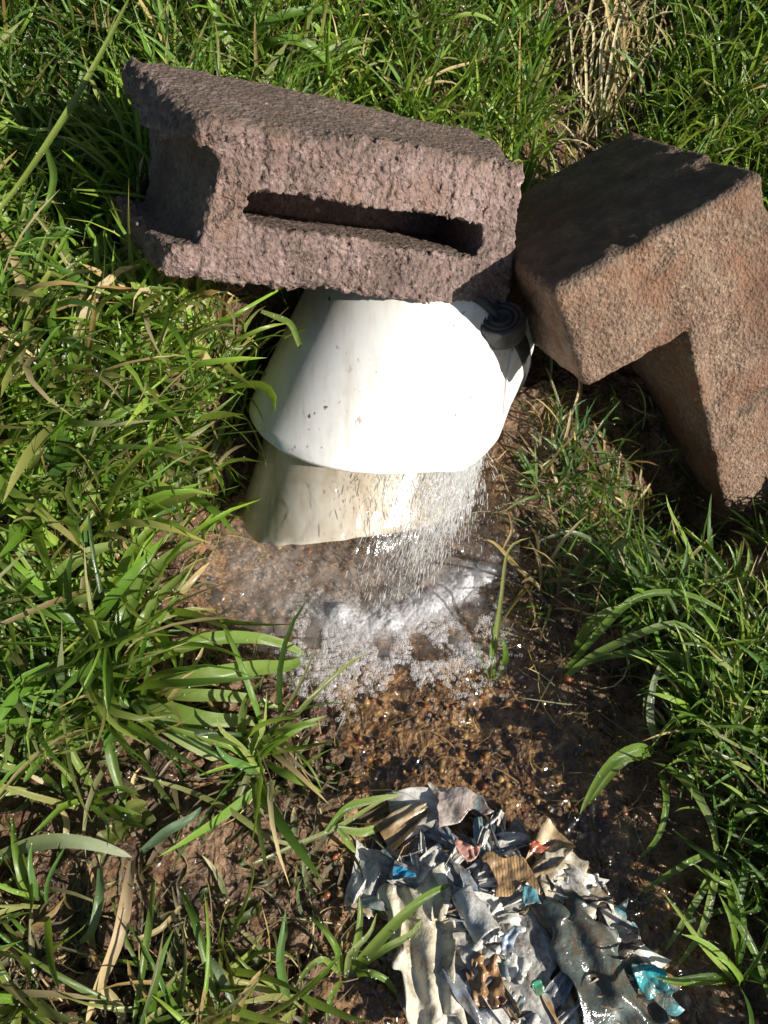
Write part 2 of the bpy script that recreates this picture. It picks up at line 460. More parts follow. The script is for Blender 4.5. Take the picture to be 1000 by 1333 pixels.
# ------------------------------------------------------------------ concrete blocks
def surface_net(f, lo, hi, step):
    """quads on the zero level of f sampled on a grid"""
    ax = [np.arange(lo[i], hi[i] + step, step) for i in range(3)]
    X, Y, Z = np.meshgrid(*ax, indexing='ij')
    S = f(X, Y, Z)
    sg = S < 0
    nx, ny, nz = S.shape
    cnt = np.zeros((nx - 1, ny - 1, nz - 1)); acc = np.zeros((nx - 1, ny - 1, nz - 1, 3))
    def sl(o): return tuple(slice(o[i], (nx, ny, nz)[i] - 1 + o[i]) for i in range(3))
    for axn in range(3):
        others = [i for i in range(3) if i != axn]
        for p in (0, 1):
            for q in (0, 1):
                o = [0, 0, 0]; o[others[0]] = p; o[others[1]] = q
                o2 = list(o); o2[axn] = 1
                a, b = S[sl(o)], S[sl(o2)]
                cr = (a < 0) != (b < 0)
                t = np.where(cr, a / np.where(cr, a - b, 1), 0)
                cnt += cr
                acc[..., axn] += np.where(cr, t, 0)
                acc[..., others[0]] += cr * p; acc[..., others[1]] += cr * q
    act = cnt > 0
    idx = np.full(act.shape, -1); idx[act] = np.arange(act.sum())
    base = np.argwhere(act)
    V = (base + acc[act] / cnt[act][:, None]) * step + np.array(lo)
    F = []
    for axn in range(3):
        o1, o2 = [(1, 2), (2, 0), (0, 1)][axn]
        d = [0, 0, 0]; d[axn] = 1
        A = sg[:nx - d[0], :ny - d[1], :nz - d[2]]; B = sg[d[0]:, d[1]:, d[2]:]
        for (m_, flip) in ((A & ~B, False), (~A & B, True)):
            e = np.argwhere(m_)
            e = e[(e[:, o1] > 0) & (e[:, o2] > 0) & (e[:, o1] < (nx, ny, nz)[o1] - 1) & (e[:, o2] < (nx, ny, nz)[o2] - 1)]
            q = []
            for (p, r) in ((0, 0), (1, 0), (1, 1), (0, 1)):
                c = e.copy(); c[:, o1] -= 1 - p; c[:, o2] -= 1 - r
                q.append(idx[c[:, 0], c[:, 1], c[:, 2]])
            q = np.stack(q, 1)
            F.append(q[:, ::-1] if flip else q)
    return V, np.concatenate(F)

def rbox(X, Y, Z, c, h, r):
    qx, qy, qz = np.abs(X - c[0]) - h[0] + r, np.abs(Y - c[1]) - h[1] + r, np.abs(Z - c[2]) - h[2] + r
    return np.sqrt(np.maximum(qx, 0) ** 2 + np.maximum(qy, 0) ** 2 + np.maximum(qz, 0) ** 2) + np.minimum(np.maximum(qx, np.maximum(qy, qz)), 0) - r

def banded(S, X, Y, Z, fn, band=.025):
    m_ = np.abs(S) < band
    S = S.copy(); S[m_] += fn(X[m_], Y[m_], Z[m_]); return S

B1H = (.225, .096, .0775)
def block1(X, Y, Z):
    wob = .006 * vnoise(X * 7, Y * 7, Z * 7, 61)
    S = rbox(X, Y, Z, (0, 0, 0), B1H, .012) + wob
    lean = Z + .012 * (Y / .096)
    slot = rbox(X, Y, lean + .02 * (X - .02), (.010, -.03, -.014), (.158, .16, .0175), .010)
    slot = np.maximum(slot, Y - .07)
    S = np.maximum(S, -slot)
    groove = rbox(X + .010 * vnoise(X * 14, Y * 14, Z * 14, 68), Y, Z + .006 * vnoise(Y * 22, X * 22, Z * 9, 69), (-.236, .02, -.002), (.044, .2, .044), .014)      # hollow in the end of the block
    S = np.maximum(S, -groove)
    def rough(x, y, z):
        front = sstep(-.070, -.092, y)
        edge = np.maximum(sstep(-.19, -.222, x), sstep(.19, .222, x))
        r = np.maximum(front, .8 * edge)
        lump = (worley(x * 40, y * 40, z * 55, 66) - .55) * .0050 + (worley(x * 92, y * 92, z * 92, 62) - .55) * .0065 + (worley(x * 200, y * 200, z * 200, 63) - .55) * .0055
        chips = np.maximum(vnoise(x * 26, y * 26, z * 26, 64) - .12, 0) * .017
        return lump * (.28 + .72 * r) + chips * (.12 + .88 * np.maximum(edge, front * .55)) + .0016 * fbm(x * 120, y * 120, z * 120, 65, 2)
    return banded(S, X, Y, Z, rough)
V, F = surface_net(block1, (-.25, -.115, -.10), (.25, .115, .10), .0023)
# the block is chipped out of square: its eight corners, front then back (top left, top right, bottom right, bottom left)
CORN = np.array([(-.1841, .7471, .4957), (.1657, .8754, .3567), (.1585, .7897, .2127), (-.2378, .6730, .3708),
                 (-.3007, .9153, .4664), (.1174, 1.016, .3158), (.1102, .9302, .1719), (-.3342, .8230, .3078)])
CORN[[1, 2, 5, 6]] += .03 * (CORN[[1, 2, 5, 6]] - CORN[[0, 3, 4, 7]]); CORN[[3, 2, 7, 6]] += .07 * (CORN[[3, 2, 7, 6]] - CORN[[0, 1, 4, 5]])
LOCC = np.array([(-1, -1, 1), (1, -1, 1), (1, -1, -1), (-1, -1, -1), (-1, 1, 1), (1, 1, 1), (1, 1, -1), (-1, 1, -1)]) * np.array(B1H)
def warp(V):
    q = V / np.array(B1H); o = 0
    for c_, l_ in zip(CORN, LOCC / np.array(B1H)):
        o = o + c_[None] * (.125 * (1 + q[:, :1] * l_[0]) * (1 + q[:, 1:2] * l_[1]) * (1 + q[:, 2:] * l_[2]))
    return o
b1 = mesh_np('hollow_block', warp(V), F, M['block_purple'], origin=tuple(CORN.mean(0)))
tag(b1, 'rough purple-brown hollow concrete block with a long slot, resting on the white pipe', 'block')

B2P, B2R = (.1985, .7068, .3056), (-.4245, -.2954, .4195)
W2, D2, T2, LT2, LG2 = .28, .312, .149, .1355, .42
def block2(X, Y, Z):
    wob = .003 * vnoise(X * 6, Y * 6, Z * 6, 71)
    arm = rbox(X, Y, Z, (W2 / 2, D2 / 2, -T2 / 2), (W2 / 2, D2 / 2, T2 / 2), .009)
    leg = rbox(X, Y, Z, (W2 - LT2 / 2, D2 / 2, -(T2 + LG2) / 2), (LT2 / 2, D2 / 2, (T2 + LG2) / 2), .009)
    S = np.minimum(arm, leg) + wob
    def rough(x, y, z):
        chips = np.maximum(vnoise(x * 30, y * 30, z * 30, 72) - .2, 0) * .011
        edge = sstep(.03, .0, np.minimum(np.abs(y), np.abs(z)) + .5 * np.maximum(np.abs(y), np.abs(z)) * 0)
        return (worley(x * 190, y * 190, z * 190, 73) - .55) * .0026 + chips * (.25 + .75 * edge) + .003 * fbm(x * 42, y * 42, z * 42, 74, 4)
    return banded(S, X, Y, Z, rough)
V, F = surface_net(block2, (-.02, -.02, -.60), (.30, .335, .02), .0033)
b2 = mesh_np('corner_block', V, F, M['block_buff'])
b2.location = B2P; b2.rotation_euler = B2R
tag(b2, 'buff-brown L-shaped concrete block tilted on the bank beside the black rubber knob', 'block')
bpy.context.view_layer.update()
INV2 = np.array(b2.matrix_world.inverted())
INV1 = np.eye(4); INV1[:3] = np.linalg.lstsq(np.c_[CORN, np.ones(8)], LOCC, rcond=None)[0].T

# ------------------------------------------------------------------ pipe
def pframe(yaw, pitch):
    a = np.array([math.sin(yaw) * math.cos(pitch), -math.cos(yaw) * math.cos(pitch), -math.sin(pitch)])
    e1 = -np.cross(np.array([0, 0, 1.]), a) * -1
    e1 = np.cross(a, [0, 0, 1.]); e1 /= np.linalg.norm(e1)
    if e1[0] < 0: e1 = -e1
    e2 = np.cross(e1, a)
    if e2[2] < 0: e2 = -e2
    return a, e1, e2
PA, PE1, PE2 = pframe(-.37, .2); PO = np.array([.0023, .75, .06]); PR = .1735
IA, IE1, IE2 = pframe(-.34, .5); IO = np.array([-.0154, .7043, .0401]); IR = .148
RIM = np.array([(d_, max(-.09, .013 + .18 * math.cos(math.radians(d_ - 92)) + .014 * math.exp(-((d_ - 27) / 12) ** 2))) for d_ in range(-180, 181, 4)])   # slanting cut
IRIM = np.array([(-180, .12), (-90, .05), (-5, .067), (24.7, .100), (45.4, .123), (64.6, .145), (82, .166), (100, .183), (124.7, .194), (147.8, .168), (158.5, .14), (180, .12)])

def spline(x, tab):
    xs, ys = tab[:, 0], tab[:, 1]; d = np.gradient(ys, xs)
    i = np.clip(np.searchsorted(xs, x, side='right') - 1, 0, len(xs) - 2); h = xs[i + 1] - xs[i]; t = (x - xs[i]) / h
    return (2 * t ** 3 - 3 * t ** 2 + 1) * ys[i] + (t ** 3 - 2 * t ** 2 + t) * h * d[i] + (-2 * t ** 3 + 3 * t ** 2) * ys[i + 1] + (t ** 3 - t ** 2) * h * d[i + 1]

def tube(name, O, A, E1, E2, R, rim, back, th, mat, seg=160, rows=26, parent=None, fine=0.0, flare=0.0):
    ang = np.radians(np.linspace(-180, 180, seg, endpoint=False))
    L = spline(np.degrees(ang), rim)
    for _ in range(6): L = (np.roll(L, 1) + 2 * L + np.roll(L, -1)) / 4
    L = L + fine * vnoise(ang * 9, 0 * ang, 0 * ang, 81)
    prof = [(s, R) for s in np.linspace(0, 1, rows)] + [('e', R - th * .35), ('e2', R - th * .75)] + [(s, R - th) for s in np.linspace(1, 0, rows)]
    V = np.zeros((seg, len(prof), 3))
    for j, (s, r) in enumerate(prof):
        if s == 'e': t = L + .0012
        elif s == 'e2': t = L + .0010
        else: t = back + (L - back) * s
        rr = r + (flare * np.clip((t - L + .05) / .05, 0, 1) if not isinstance(s, str) else flare)
        rr = rr * (1 + .006 * np.sin(2 * ang + .6))
        V[:, j] = O + np.outer(t, A) + (rr * np.cos(ang))[:, None] * E1 + (rr * np.sin(ang))[:, None] * E2
    F = grid_faces(seg, len(prof), True)
    return mesh_np(name, V.reshape(-1, 3), F, mat, parent)
pipe = empty('drain_pipe', tuple(PO + PA * .1 - np.array([0, 0, .15])))
tag(pipe, 'white plastic drain pipe end discharging water below the slotted block', 'pipe')
col_ = tube('collar', PO, PA, PE1, PE2, PR, RIM, -.125, .008, M['plastic'], parent=pipe, fine=.0005)
inn = tube('inner_pipe', IO, IA, IE1, IE2, IR, IRIM, -.06, .006, M['cream'], parent=pipe, fine=.0018)
inn['label'] = 'cream stained inner pipe under the white collar'

PIPE_IN = np.array([(-180, -.15), (180, -.15)])
tube('buried_pipe', PO - np.array([0, 0, .03]), pframe(-.37, .02)[0], *pframe(-.37, .02)[1:], .125, PIPE_IN, -.5, .006, M['cream'], 64, 6, pipe)
def shell(name, O, A, E1, E2, R, angs, t0, t1, th, mat, parent, n=24, rows=14, wav=0.0):
    """curved plate lying on the pipe: angs in degrees, t0/t1 functions of angle"""
    an = np.linspace(angs[0], angs[1], n); V = []
    for r in (R + th, R):
        for a_ in an:
            for s in np.linspace(0, 1, rows):
                t = t0(a_) + (t1(a_) - t0(a_)) * s
                rr = r + wav * math.sin(s * 3.1)
                V.append(O + A * t + rr * math.cos(math.radians(a_)) * E1 + rr * math.sin(math.radians(a_)) * E2)
    g0 = grid_faces(n, rows); k = n * rows
    F = [*g0, *(g0[:, ::-1] + k)]
    for i in range(n - 1):
        F.append((i * rows + k, (i + 1) * rows + k, (i + 1) * rows, i * rows)); F.append((i * rows + rows - 1, (i + 1) * rows + rows - 1, (i + 1) * rows + rows - 1 + k, i * rows + rows - 1 + k))
    for j in range(rows - 1):
        F.append((j, j + 1, j + 1 + k, j + k)); b = (n - 1) * rows; F.append((b + j + k, b + j + 1 + k, b + j + 1, b + j))
    o = mesh_np(name, np.array(V), np.array(F), mat, parent)
    for p in o.data.polygons: p.use_smooth = p.index < 2 * len(g0)
    return o
fl = shell('flap', PO, PA, PE1, PE2, PR + .0012, (2, 27), lambda a: -.20 + .002 * a, lambda a: float(np.interp(a, [2, 10, 16, 22, 27], [-.07, -.012, -.02, -.045, -.085])), .003, M['plastic'], pipe, wav=.0012)
fl['label'] = 'cut flap of white plastic on the collar by the black knob'

# black rubber clamp: strap round the collar and a ringed knob
clamp = empty('pipe_clamp', tuple(PO - PA * .12 + PR * PE1 * .78 + PR * PE2 * .62))
tag(clamp, 'black rubber clamp with a ringed round knob strapped on the white pipe', 'clamp')
shell('strap', PO, PA, PE1, PE2, PR + .003, (-40, 150), lambda a: -.122, lambda a: -.095 + .004 * math.sin(a * .08), .005, M['rubber'], clamp, n=60, rows=4)
def lathe(name, O, ax, prof, mat, parent, seg=48):
    ax = ax / np.linalg.norm(ax); b1_ = np.cross(ax, [0, 1, 0.3]); b1_ /= np.linalg.norm(b1_); b2_ = np.cross(ax, b1_)
    an = np.linspace(0, 2 * math.pi, seg, endpoint=False)
    V = np.stack([np.stack([O + ax * h + r * (math.cos(t) * b1_ + math.sin(t) * b2_) for (r, h) in prof]) for t in an])
    return mesh_np(name, V.reshape(-1, 3), grid_faces(seg, len(prof), True), mat, parent)
kn_t = math.radians(38)
KD = math.cos(kn_t) * PE1 + math.sin(kn_t) * PE2
KP = PO - PA * .094 + PR * KD
KA = np.array([-.16, -.53 * .8 + .848 * .5, .848 * .8 + .53 * .5]); KA /= np.linalg.norm(KA)
kb = lathe('knob', KP + KA * .002 + PE1 * .002, KA, [(r_ * .93, h_) for r_, h_ in [(.0, -.006), (.034, -.006), (.0355, 0), (.0355, .020), (.034, .0225), (.031, .0235), (.0285, .0235), (.0275, .0215), (.0265, .0215), (.0255, .0235), (.0225, .0242), (.0205, .0235), (.020, .021), (.0185, .021), (.0175, .023), (.013, .0238), (.0115, .0228), (.0105, .017), (.0, .0165)]], M['rubber'], clamp)
lathe('boss', KP + KA * .018 + PE1 * .002, KA, [(.0, .0), (.006, .0), (.0065, .004), (.0055, .0085), (.003, .0095), (.0, .0095)], M['rubber'], kb, 24)

# ------------------------------------------------------------------ water leaving the pipe
ths = np.radians(np.linspace(10, 162, 150)); nrow = 70
Vw, cw = [], []
Lr = np.interp(np.degrees(ths), RIM[:, 0], RIM[:, 1])
for i, th in enumerate(ths):
    dg = math.degrees(th)
    p0 = PO + PA * (Lr[i] - .03) + (PR - .010) * (math.cos(th) * PE1 + math.sin(th) * PE2)
    Li = float(np.interp(dg, IRIM[:, 0], IRIM[:, 1]))
    p1 = IO + IA * Li + (IR + .0035) * (math.cos(th) * IE1 + math.sin(th) * IE2)
    for j in range(nrow):
        s = j / (nrow - 1)
        if s < .62:
            q = s / .62
            q2 = q ** .8
            base = p0 + (p1 - p0) * q2
            # hug the inner pipe
            w_ = base - IO; al = w_ @ IA; rad = w_ - al * IA; rl = np.linalg.norm(rad)
            want = IR + .004 + max(0, (1 - q * 1.6)) * .012
            base = IO + al * IA + rad / rl * (max(rl, want) if q < .3 else want)
        else:
            q = (s - .62) / .38
            vel = IA * .75 + .15 * (math.cos(th) * IE1 + math.sin(th) * IE2)
            T_ = max(0.03, math.sqrt(max(.0004, 2 * (p1[2] + .004) / 9.8)) * .85)
            tt = q * T_
            base = p1 + vel * tt + np.array([0, 0, -4.9 * tt * tt])
            base[2] = max(base[2], -.004)
        Vw.append(base); 
        right = float(np.interp(dg, [10, 35, 60, 80, 110, 162], [1, .9, .55, .25, .16, .10]))
        cw.append(right * (.55 + .6 * s) * (1.0 if s < .62 else .6 - .6 * (s - .62) / .38))
Vw = np.array(Vw)
uu, vv = np.meshgrid(np.linspace(0, 1, 150), np.linspace(0, 1, nrow), indexing='ij')
jit = .0014 * fbm(uu * 40, vv * 5, 0 * uu, 91, 3) + .0006 * vnoise(uu * 110, vv * 9, 0 * uu, 92)
Vw[:, 2] += jit.ravel() * 1.6; Vw[:, 1] -= jit.ravel()
wf = grid_faces(150, nrow); ci, cj = wf[:, 0] // nrow, wf[:, 0] % nrow
wf = wf[(cj < .62 * nrow - 1) | (np.degrees(ths)[ci] < 66 + 8 * np.sin(ci * .9))]
outw = mesh_np('outflow_water', Vw, wf, M['outflow'], col=np.repeat(np.clip(np.array(cw), 0, 1)[:, None], 3, 1))
tag(outw, 'thin sheet of water pouring out under the white collar over the cream inner pipe', 'water', kind='structure')

# low-poly droplet / bubble shapes
def ico():
    p = (1 + 5 ** .5) / 2
    v = np.array([(-1, p, 0), (1, p, 0), (-1, -p, 0), (1, -p, 0), (0, -1, p), (0, 1, p), (0, -1, -p), (0, 1, -p), (p, 0, -1), (p, 0, 1), (-p, 0, -1), (-p, 0, 1)])
    v = v / np.linalg.norm(v[0])
    f = np.array([(0, 11, 5), (0, 5, 1), (0, 1, 7), (0, 7, 10), (0, 10, 11), (1, 5, 9), (5, 11, 4), (11, 10, 2), (10, 7, 6), (7, 1, 8), (3, 9, 4), (3, 4, 2), (3, 2, 6), (3, 6, 8), (3, 8, 9), (4, 9, 5), (2, 4, 11), (6, 2, 10), (8, 6, 7), (9, 8, 1)])
    return v, f
def ico2():
    v, f = ico(); v = list(map(tuple, v)); cache = {}; nf = []
    def mid(a, b):
        k = (min(a, b), max(a, b))
        if k not in cache:
            m_ = (np.array(v[a]) + np.array(v[b])) / 2; m_ /= np.linalg.norm(m_); v.append(tuple(m_)); cache[k] = len(v) - 1
        return cache[k]
    for a, b, c in f:
        x, y, z = mid(a, b), mid(b, c), mid(c, a); nf += [(a, x, z), (b, y, x), (c, z, y), (x, y, z)]
    return np.array(v), np.array(nf)
IC, IC2 = ico(), ico2()
def blobs(name, shape, pos, rad, mat, stretch=None, sdir=None, col=None, jitter=0.0):
    v, f = shape; n = len(pos)
    V = np.repeat(v[None], n, 0) * np.asarray(rad)[:, None, None]
    if jitter: V = V * (1 + jitter * rng.normal(size=(n, len(v), 1)))
    if stretch is not None:
        dd = sdir / np.linalg.norm(sdir, axis=1, keepdims=True)
        al = np.einsum('nvk,nk->nv', V, dd)
        V = V + al[..., None] * dd[:, None] * (stretch - 1)[:, None, None]
    V = V + np.asarray(pos)[:, None]
    F = (f[None] + (np.arange(n) * len(v))[:, None, None]).reshape(-1, 3)
    c = None if col is None else np.repeat(np.asarray(col)[:, None], len(v), 1).reshape(-1, 3)
    return mesh_np(name, V.reshape(-1, 3), F, mat, col=c)

# spray: drops and short ligaments thrown off the lower rim
NS = 9500
u = rng.beta(1.0, 2.6, NS)
dg = 9 + 58 * u
Ld = np.interp(dg, RIM[:, 0], RIM[:, 1]); th = np.radians(dg)
rp = PO + np.outer(Ld - .004, PA) + ((PR - .012) * np.cos(th))[:, None] * PE1 + ((PR - .012) * np.sin(th))[:, None] * PE2
sp_ = np.abs(rng.normal(.62, .25, NS))
fan = rng.normal(0, 1, NS)
vel = np.outer(sp_, PA * np.array([1, 1, 0.2])) + rng.normal(0, .05, (NS, 3)) + np.outer(fan, np.array([.14, .03, 0])) + np.array([-.05, 0, -.10])
burst = rng.random(NS) < .07
vel[burst] += rng.normal(0, .22, (burst.sum(), 3)) + np.array([.10, .05, .1])
tmax = np.maximum((vel[:, 2] + np.sqrt(np.maximum(vel[:, 2] ** 2 + 2 * 9.8 * (rp[:, 2] + .0), 1e-5))) / 9.8, .02)
tt = tmax * rng.random(NS) ** .8
pp = rp + vel * tt[:, None]; pp[:, 2] -= 4.9 * tt ** 2
vv_ = vel.copy(); vv_[:, 2] -= 9.8 * tt
rad = .00020 + .00045 * rng.random(NS) ** 3
spray = blobs('spray', IC, pp, rad, M['drop'], 3 + 18 * rng.random(NS) ** 1.5, vv_)
tag(spray, 'white droplets spraying off the pipe rim into the pool', 'spray', kind='stuff')

# foam: froth ridge and loose bubbles
def foam_pts(n, path, wid, zlift):
    path = np.array(path, float); k = rng.random(n) * (len(path) - 1); i = np.floor(k).astype(int); i = np.minimum(i, len(path) - 2); fr = k - i
    c = path[i] * (1 - fr)[:, None] + path[i + 1] * fr[:, None]
    off = rng.normal(0, 1, (n, 2)) * wid
    return c + off
def w2(px, py):
    v = DV + (px - 500) / 666.5 * TANV * np.array([1., 0, 0]) + (666.5 - py) / 666.5 * TANV * UV_
    t = (0.0 - EYE[2]) / v[2]; return (EYE + t * v)[:2]
ridge = [w2(*q) for q in ((440, 800), (475, 812), (520, 805), (565, 785), (605, 762), (640, 745))]
ring = [w2(*q) for q in ((400, 815), (430, 830), (500, 850), (560, 840), (610, 820), (640, 790))]
tail = [w2(*q) for q in ((390, 870), (420, 900), (450, 860), (560, 870), (630, 860))]
P_, R_ = [], []
for (n, pth, wd, r0, r1, lift) in ((6000, ridge, .014, .0008, .0024, .006), (3800, ring, .024, .0010, .0032, .001), (1900, tail, .024, .0014, .0038, .0005), (1500, [w2(260, 740), w2(330, 740), w2(420, 760), w2(520, 760)], .03, .0006, .0018, .001)):
    q = foam_pts(n, pth, wd, 0)
    dens = vnoise(q[:, 0] * 45, q[:, 1] * 45, 0 * q[:, 0], 101)
    q = q[dens > -.35 + .3 * rng.random(n)]
    rr = r0 + (r1 - r0) * rng.random(len(q)) ** 2
    zz = water_z(q[:, 1]) + rr * .5 + lift * rng.random(len(q)) ** 1.5 * np.clip(1 - rng.random(len(q)) * .3, 0, 1)
    P_.append(np.c_[q, zz]); R_.append(rr)
dome = w2(442, 800)
a_ = rng.random(900) * 6.28; b_ = np.arccos(rng.random(900)); rr = .014
P_.append(np.c_[dome[0] + rr * np.cos(a_) * np.sin(b_), dome[1] + rr * np.sin(a_) * np.sin(b_), rr * .75 * np.cos(b_)]); R_.append(.0009 + .0010 * rng.random(900))
P_ = np.concatenate(P_); R_ = np.concatenate(R_)
def near_path(X, Y, path):
    path = np.array(path); d = np.full(X.shape, 9.)
    for p, q in zip(path[:-1], path[1:]):
        e = q - p; t = np.clip(((X - p[0]) * e[0] + (Y - p[1]) * e[1]) / (e @ e), 0, 1)
        d = np.minimum(d, np.hypot(X - p[0] - t * e[0], Y - p[1] - t * e[1]))
    return d
fx, fy = np.arange(-.29, .20, .0016), np.arange(.33, .57, .0016)
FX, FY = np.meshgrid(fx, fy, indexing='ij')
dr, dg_, dt = near_path(FX, FY, ridge), near_path(FX, FY, ring), near_path(FX, FY, tail)
pool = np.exp(-(((FX + .05) / .17) ** 2 + ((FY - .475) / .06) ** 2) ** 2)
nzf = fbm(FX * 38, FY * 38, 0 * FX, 141, 4)
dens = np.clip(1.15 * np.exp(-(dr / (.018 + .012 * nzf)) ** 2) * (.62 + .9 * np.abs(fbm(FX * 70, FY * 70, 0 * FX, 145, 3))) + .09 * np.exp(-(dg_ / .030) ** 2) * sstep(-.20, -.08, FX) + .08 * np.exp(-(dt / .026) ** 2) + .05 * pool + .36 * nzf, 0, 1)
win = sstep(.335, .385, FY + .02 * nzf) * sstep(.198, .155, FX + .02 * nzf) * sstep(.565, .53, FY) * sstep(-.285, -.24, FX)
dens = dens * win
hz = water_z(FY) + .0035 + .007 * np.exp(-(dr / .018) ** 2) * (.35 + 1.5 * np.abs(nzf)) + .008 * np.exp(-((FX - dome[0]) ** 2 + (FY - dome[1]) ** 2) / .00016) + .0018 * (1 - worley(FX * 330, FY * 330, 0 * FX, 142)) * dens
ff = grid_faces(len(fx), len(fy)); okf = (dens > .03).ravel(); ff = ff[okf[ff].all(1)]
fr_ = mesh_np('froth', np.stack([FX, FY, hz], -1).reshape(-1, 3), ff, M['froth'], col=np.repeat(dens.reshape(-1, 1), 3, 1))
tag(fr_, 'white ridge of froth where the spray falls into the pool', 'foam', kind='stuff')
foam = blobs('foam', IC2 if len(P_) < 6000 else IC, P_, R_, M['bubble'])
tag(foam, 'loose clear bubbles floating around the froth on the pool', 'foam', kind='stuff')

# gravel in the bed and on the mud
n = 5000
x = rng.uniform(-.28, .42, n); y = rng.uniform(-.15, .60, n); l, r = edges(y)
keep = (np.maximum(l - x, x - r) < .03); x, y = x[keep], y[keep]
rad = .0014 + .0052 * rng.random(len(x)) ** 4
pal = np.array([(.26, .12, .04), (.36, .19, .07), (.12, .06, .03), (.45, .30, .14), (.08, .06, .05), (.20, .12, .07), (.30, .10, .04)])
grv = blobs('gravel', IC, np.c_[x, y, ground_z(x, y) + rad * .3], rad, M['stone'], .6 + .9 * rng.random(len(x)), rng.normal(size=(len(x), 3)), pal[rng.integers(0, 7, len(x))] * .75 * (.6 + .7 * rng.random((len(x), 1))), .16)
tag(grv, 'rusty brown grit and gravel on the stream bed', 'gravel', kind='stuff')
n = 5200
x = rng.uniform(-.62, -.02, n); y = rng.uniform(-.12, .72, n); l, r = edges(y)
m_ = (l - x > -.02) & (vnoise(x * 11, y * 11, 0 * x, 131) > -.15); x, y = x[m_], y[m_]
rad = .0025 + .013 * rng.random(len(x)) ** 3.5
crm = blobs('mud_crumbs', IC, np.c_[x, y, ground_z(x, y) + rad * .2], rad, M['mud'], .6 + .7 * rng.random(len(x)), rng.normal(size=(len(x), 3)), np.zeros((len(x), 3)), .22)
tag(crm, 'wet brown crumbs of mud scattered over the lower bank', 'mud', kind='stuff')

# ------------------------------------------------------------------ grass
def inside(P, M4, lo, hi):
    q = P @ M4[:3, :3].T + M4[:3, 3]
    return ((q > np.array(lo)) & (q < np.array(hi))).all(-1)
def solid(P):
    """inside one of the blocks or the pipe"""
    a = inside(P, INV1, (-.222, -.094, -.075), (.222, .094, .075))
    b = inside(P, INV2, (0, 0, -T2), (W2, D2, 0)) | inside(P, INV2, (W2 - LT2, 0, -.6), (W2, D2, 0))
    w_ = P - PO; al = w_ @ PA; rad = np.linalg.norm(w_ - al[..., None] * PA, axis=-1)
    return a | b | ((rad < PR) & (al < .12) & (al > -.16))

def blade_arrays(root, az, length, width, lean, droop, col, tipcol, seg=7, fold=.25, bend=None, floor=True, roll=None):
    n = len(root)
    s = np.linspace(0, 1, seg + 1)
    th = lean[:, None] + droop[:, None] * s[None] ** 1.4
    aa = az[:, None] + (bend[:, None] if bend is not None else 0) * s[None] ** 1.5
    st = (length / seg)[:, None]
    dx, dy, dz = np.sin(th) * np.cos(aa), np.sin(th) * np.sin(aa), np.cos(th)
    D = np.stack([dx, dy, dz], -1)
    C = np.zeros((n, seg + 1, 3)); C[:, 1:] = np.cumsum(D[:, :-1] * st[..., None], 1); C += root[:, None]
    if floor:
        gz = ground_lo(C[..., 0], C[..., 1]); lim = gz + .003 + .012 * s[None] * ((np.arange(n) % 7) / 7)[:, None]
        C[..., 2] = np.where(s[None] > .12, np.maximum(C[..., 2], lim), C[..., 2])
    side = np.stack([-np.sin(aa), np.cos(aa), 0 * aa], -1)
    nrm = np.cross(D, side)
    if roll is not None:
        rl = roll[:, None, None] * s[None, :, None]
        side, nrm = side * np.cos(rl) + nrm * np.sin(rl), nrm * np.cos(rl) - side * np.sin(rl)
    prof = np.minimum(1, .5 + 1.6 * s) * np.sqrt(np.maximum(1 - s ** 2.2, 0.0))
    prof[-1] = .03
    hw = .5 * width[:, None] * prof[None]
    V = np.stack([C - side * hw[..., None], C + nrm * (fold * hw)[..., None] * -1, C + side * hw[..., None]], 2)   # n, seg+1, 3, 3
    base = np.arange(n)[:, None, None] * (3 * (seg + 1))
    j = np.arange(seg)[None, :, None] * 3; k = np.arange(2)[None, None]
    F = np.stack([base + j + k, base + j + k + 1, base + j + k + 4, base + j + k + 3], -1).reshape(-1, 4)
    cc = col[:, None] * (1 - s[None, :, None] ** 2) + tipcol[:, None] * s[None, :, None] ** 2
    cc = np.repeat(cc[:, :, None], 3, 2)
    uv = np.zeros((n, seg + 1, 3, 2)); uv[..., 0] = np.array([0, .5, 1]); uv[..., 1] = s[None, :, None]
    return V, F, cc, uv, C

_lx, _ly = np.arange(-1.6, 1.6, .012), np.arange(-.9, 2.6, .012)
_LZ = ground_z(*np.meshgrid(_lx, _ly, indexing='ij'))
def ground_lo(x, y):
    i = np.clip(((x + 1.6) / .012).round().astype(int), 0, len(_lx) - 1); j = np.clip(((y + .9) / .012).round().astype(int), 0, len(_ly) - 1)
    return _LZ[i, j]

GREENS = np.array([(.10, .20, .022), (.15, .28, .032), (.21, .34, .05), (.27, .37, .07), (.06, .12, .022), (.12, .24, .06)])
OLIVE = np.array([(.22, .27, .06), (.28, .29, .09), (.16, .21, .045), (.13, .18, .03), (.34, .31, .13)])
STRAW = np.array([(.46, .36, .17), (.55, .45, .25), (.36, .26, .11), (.30, .20, .09), (.60, .52, .34)])
def pick(pal, n):
    return pal[rng.integers(0, len(pal), n)] * (.75 + .5 * rng.random((n, 1)))

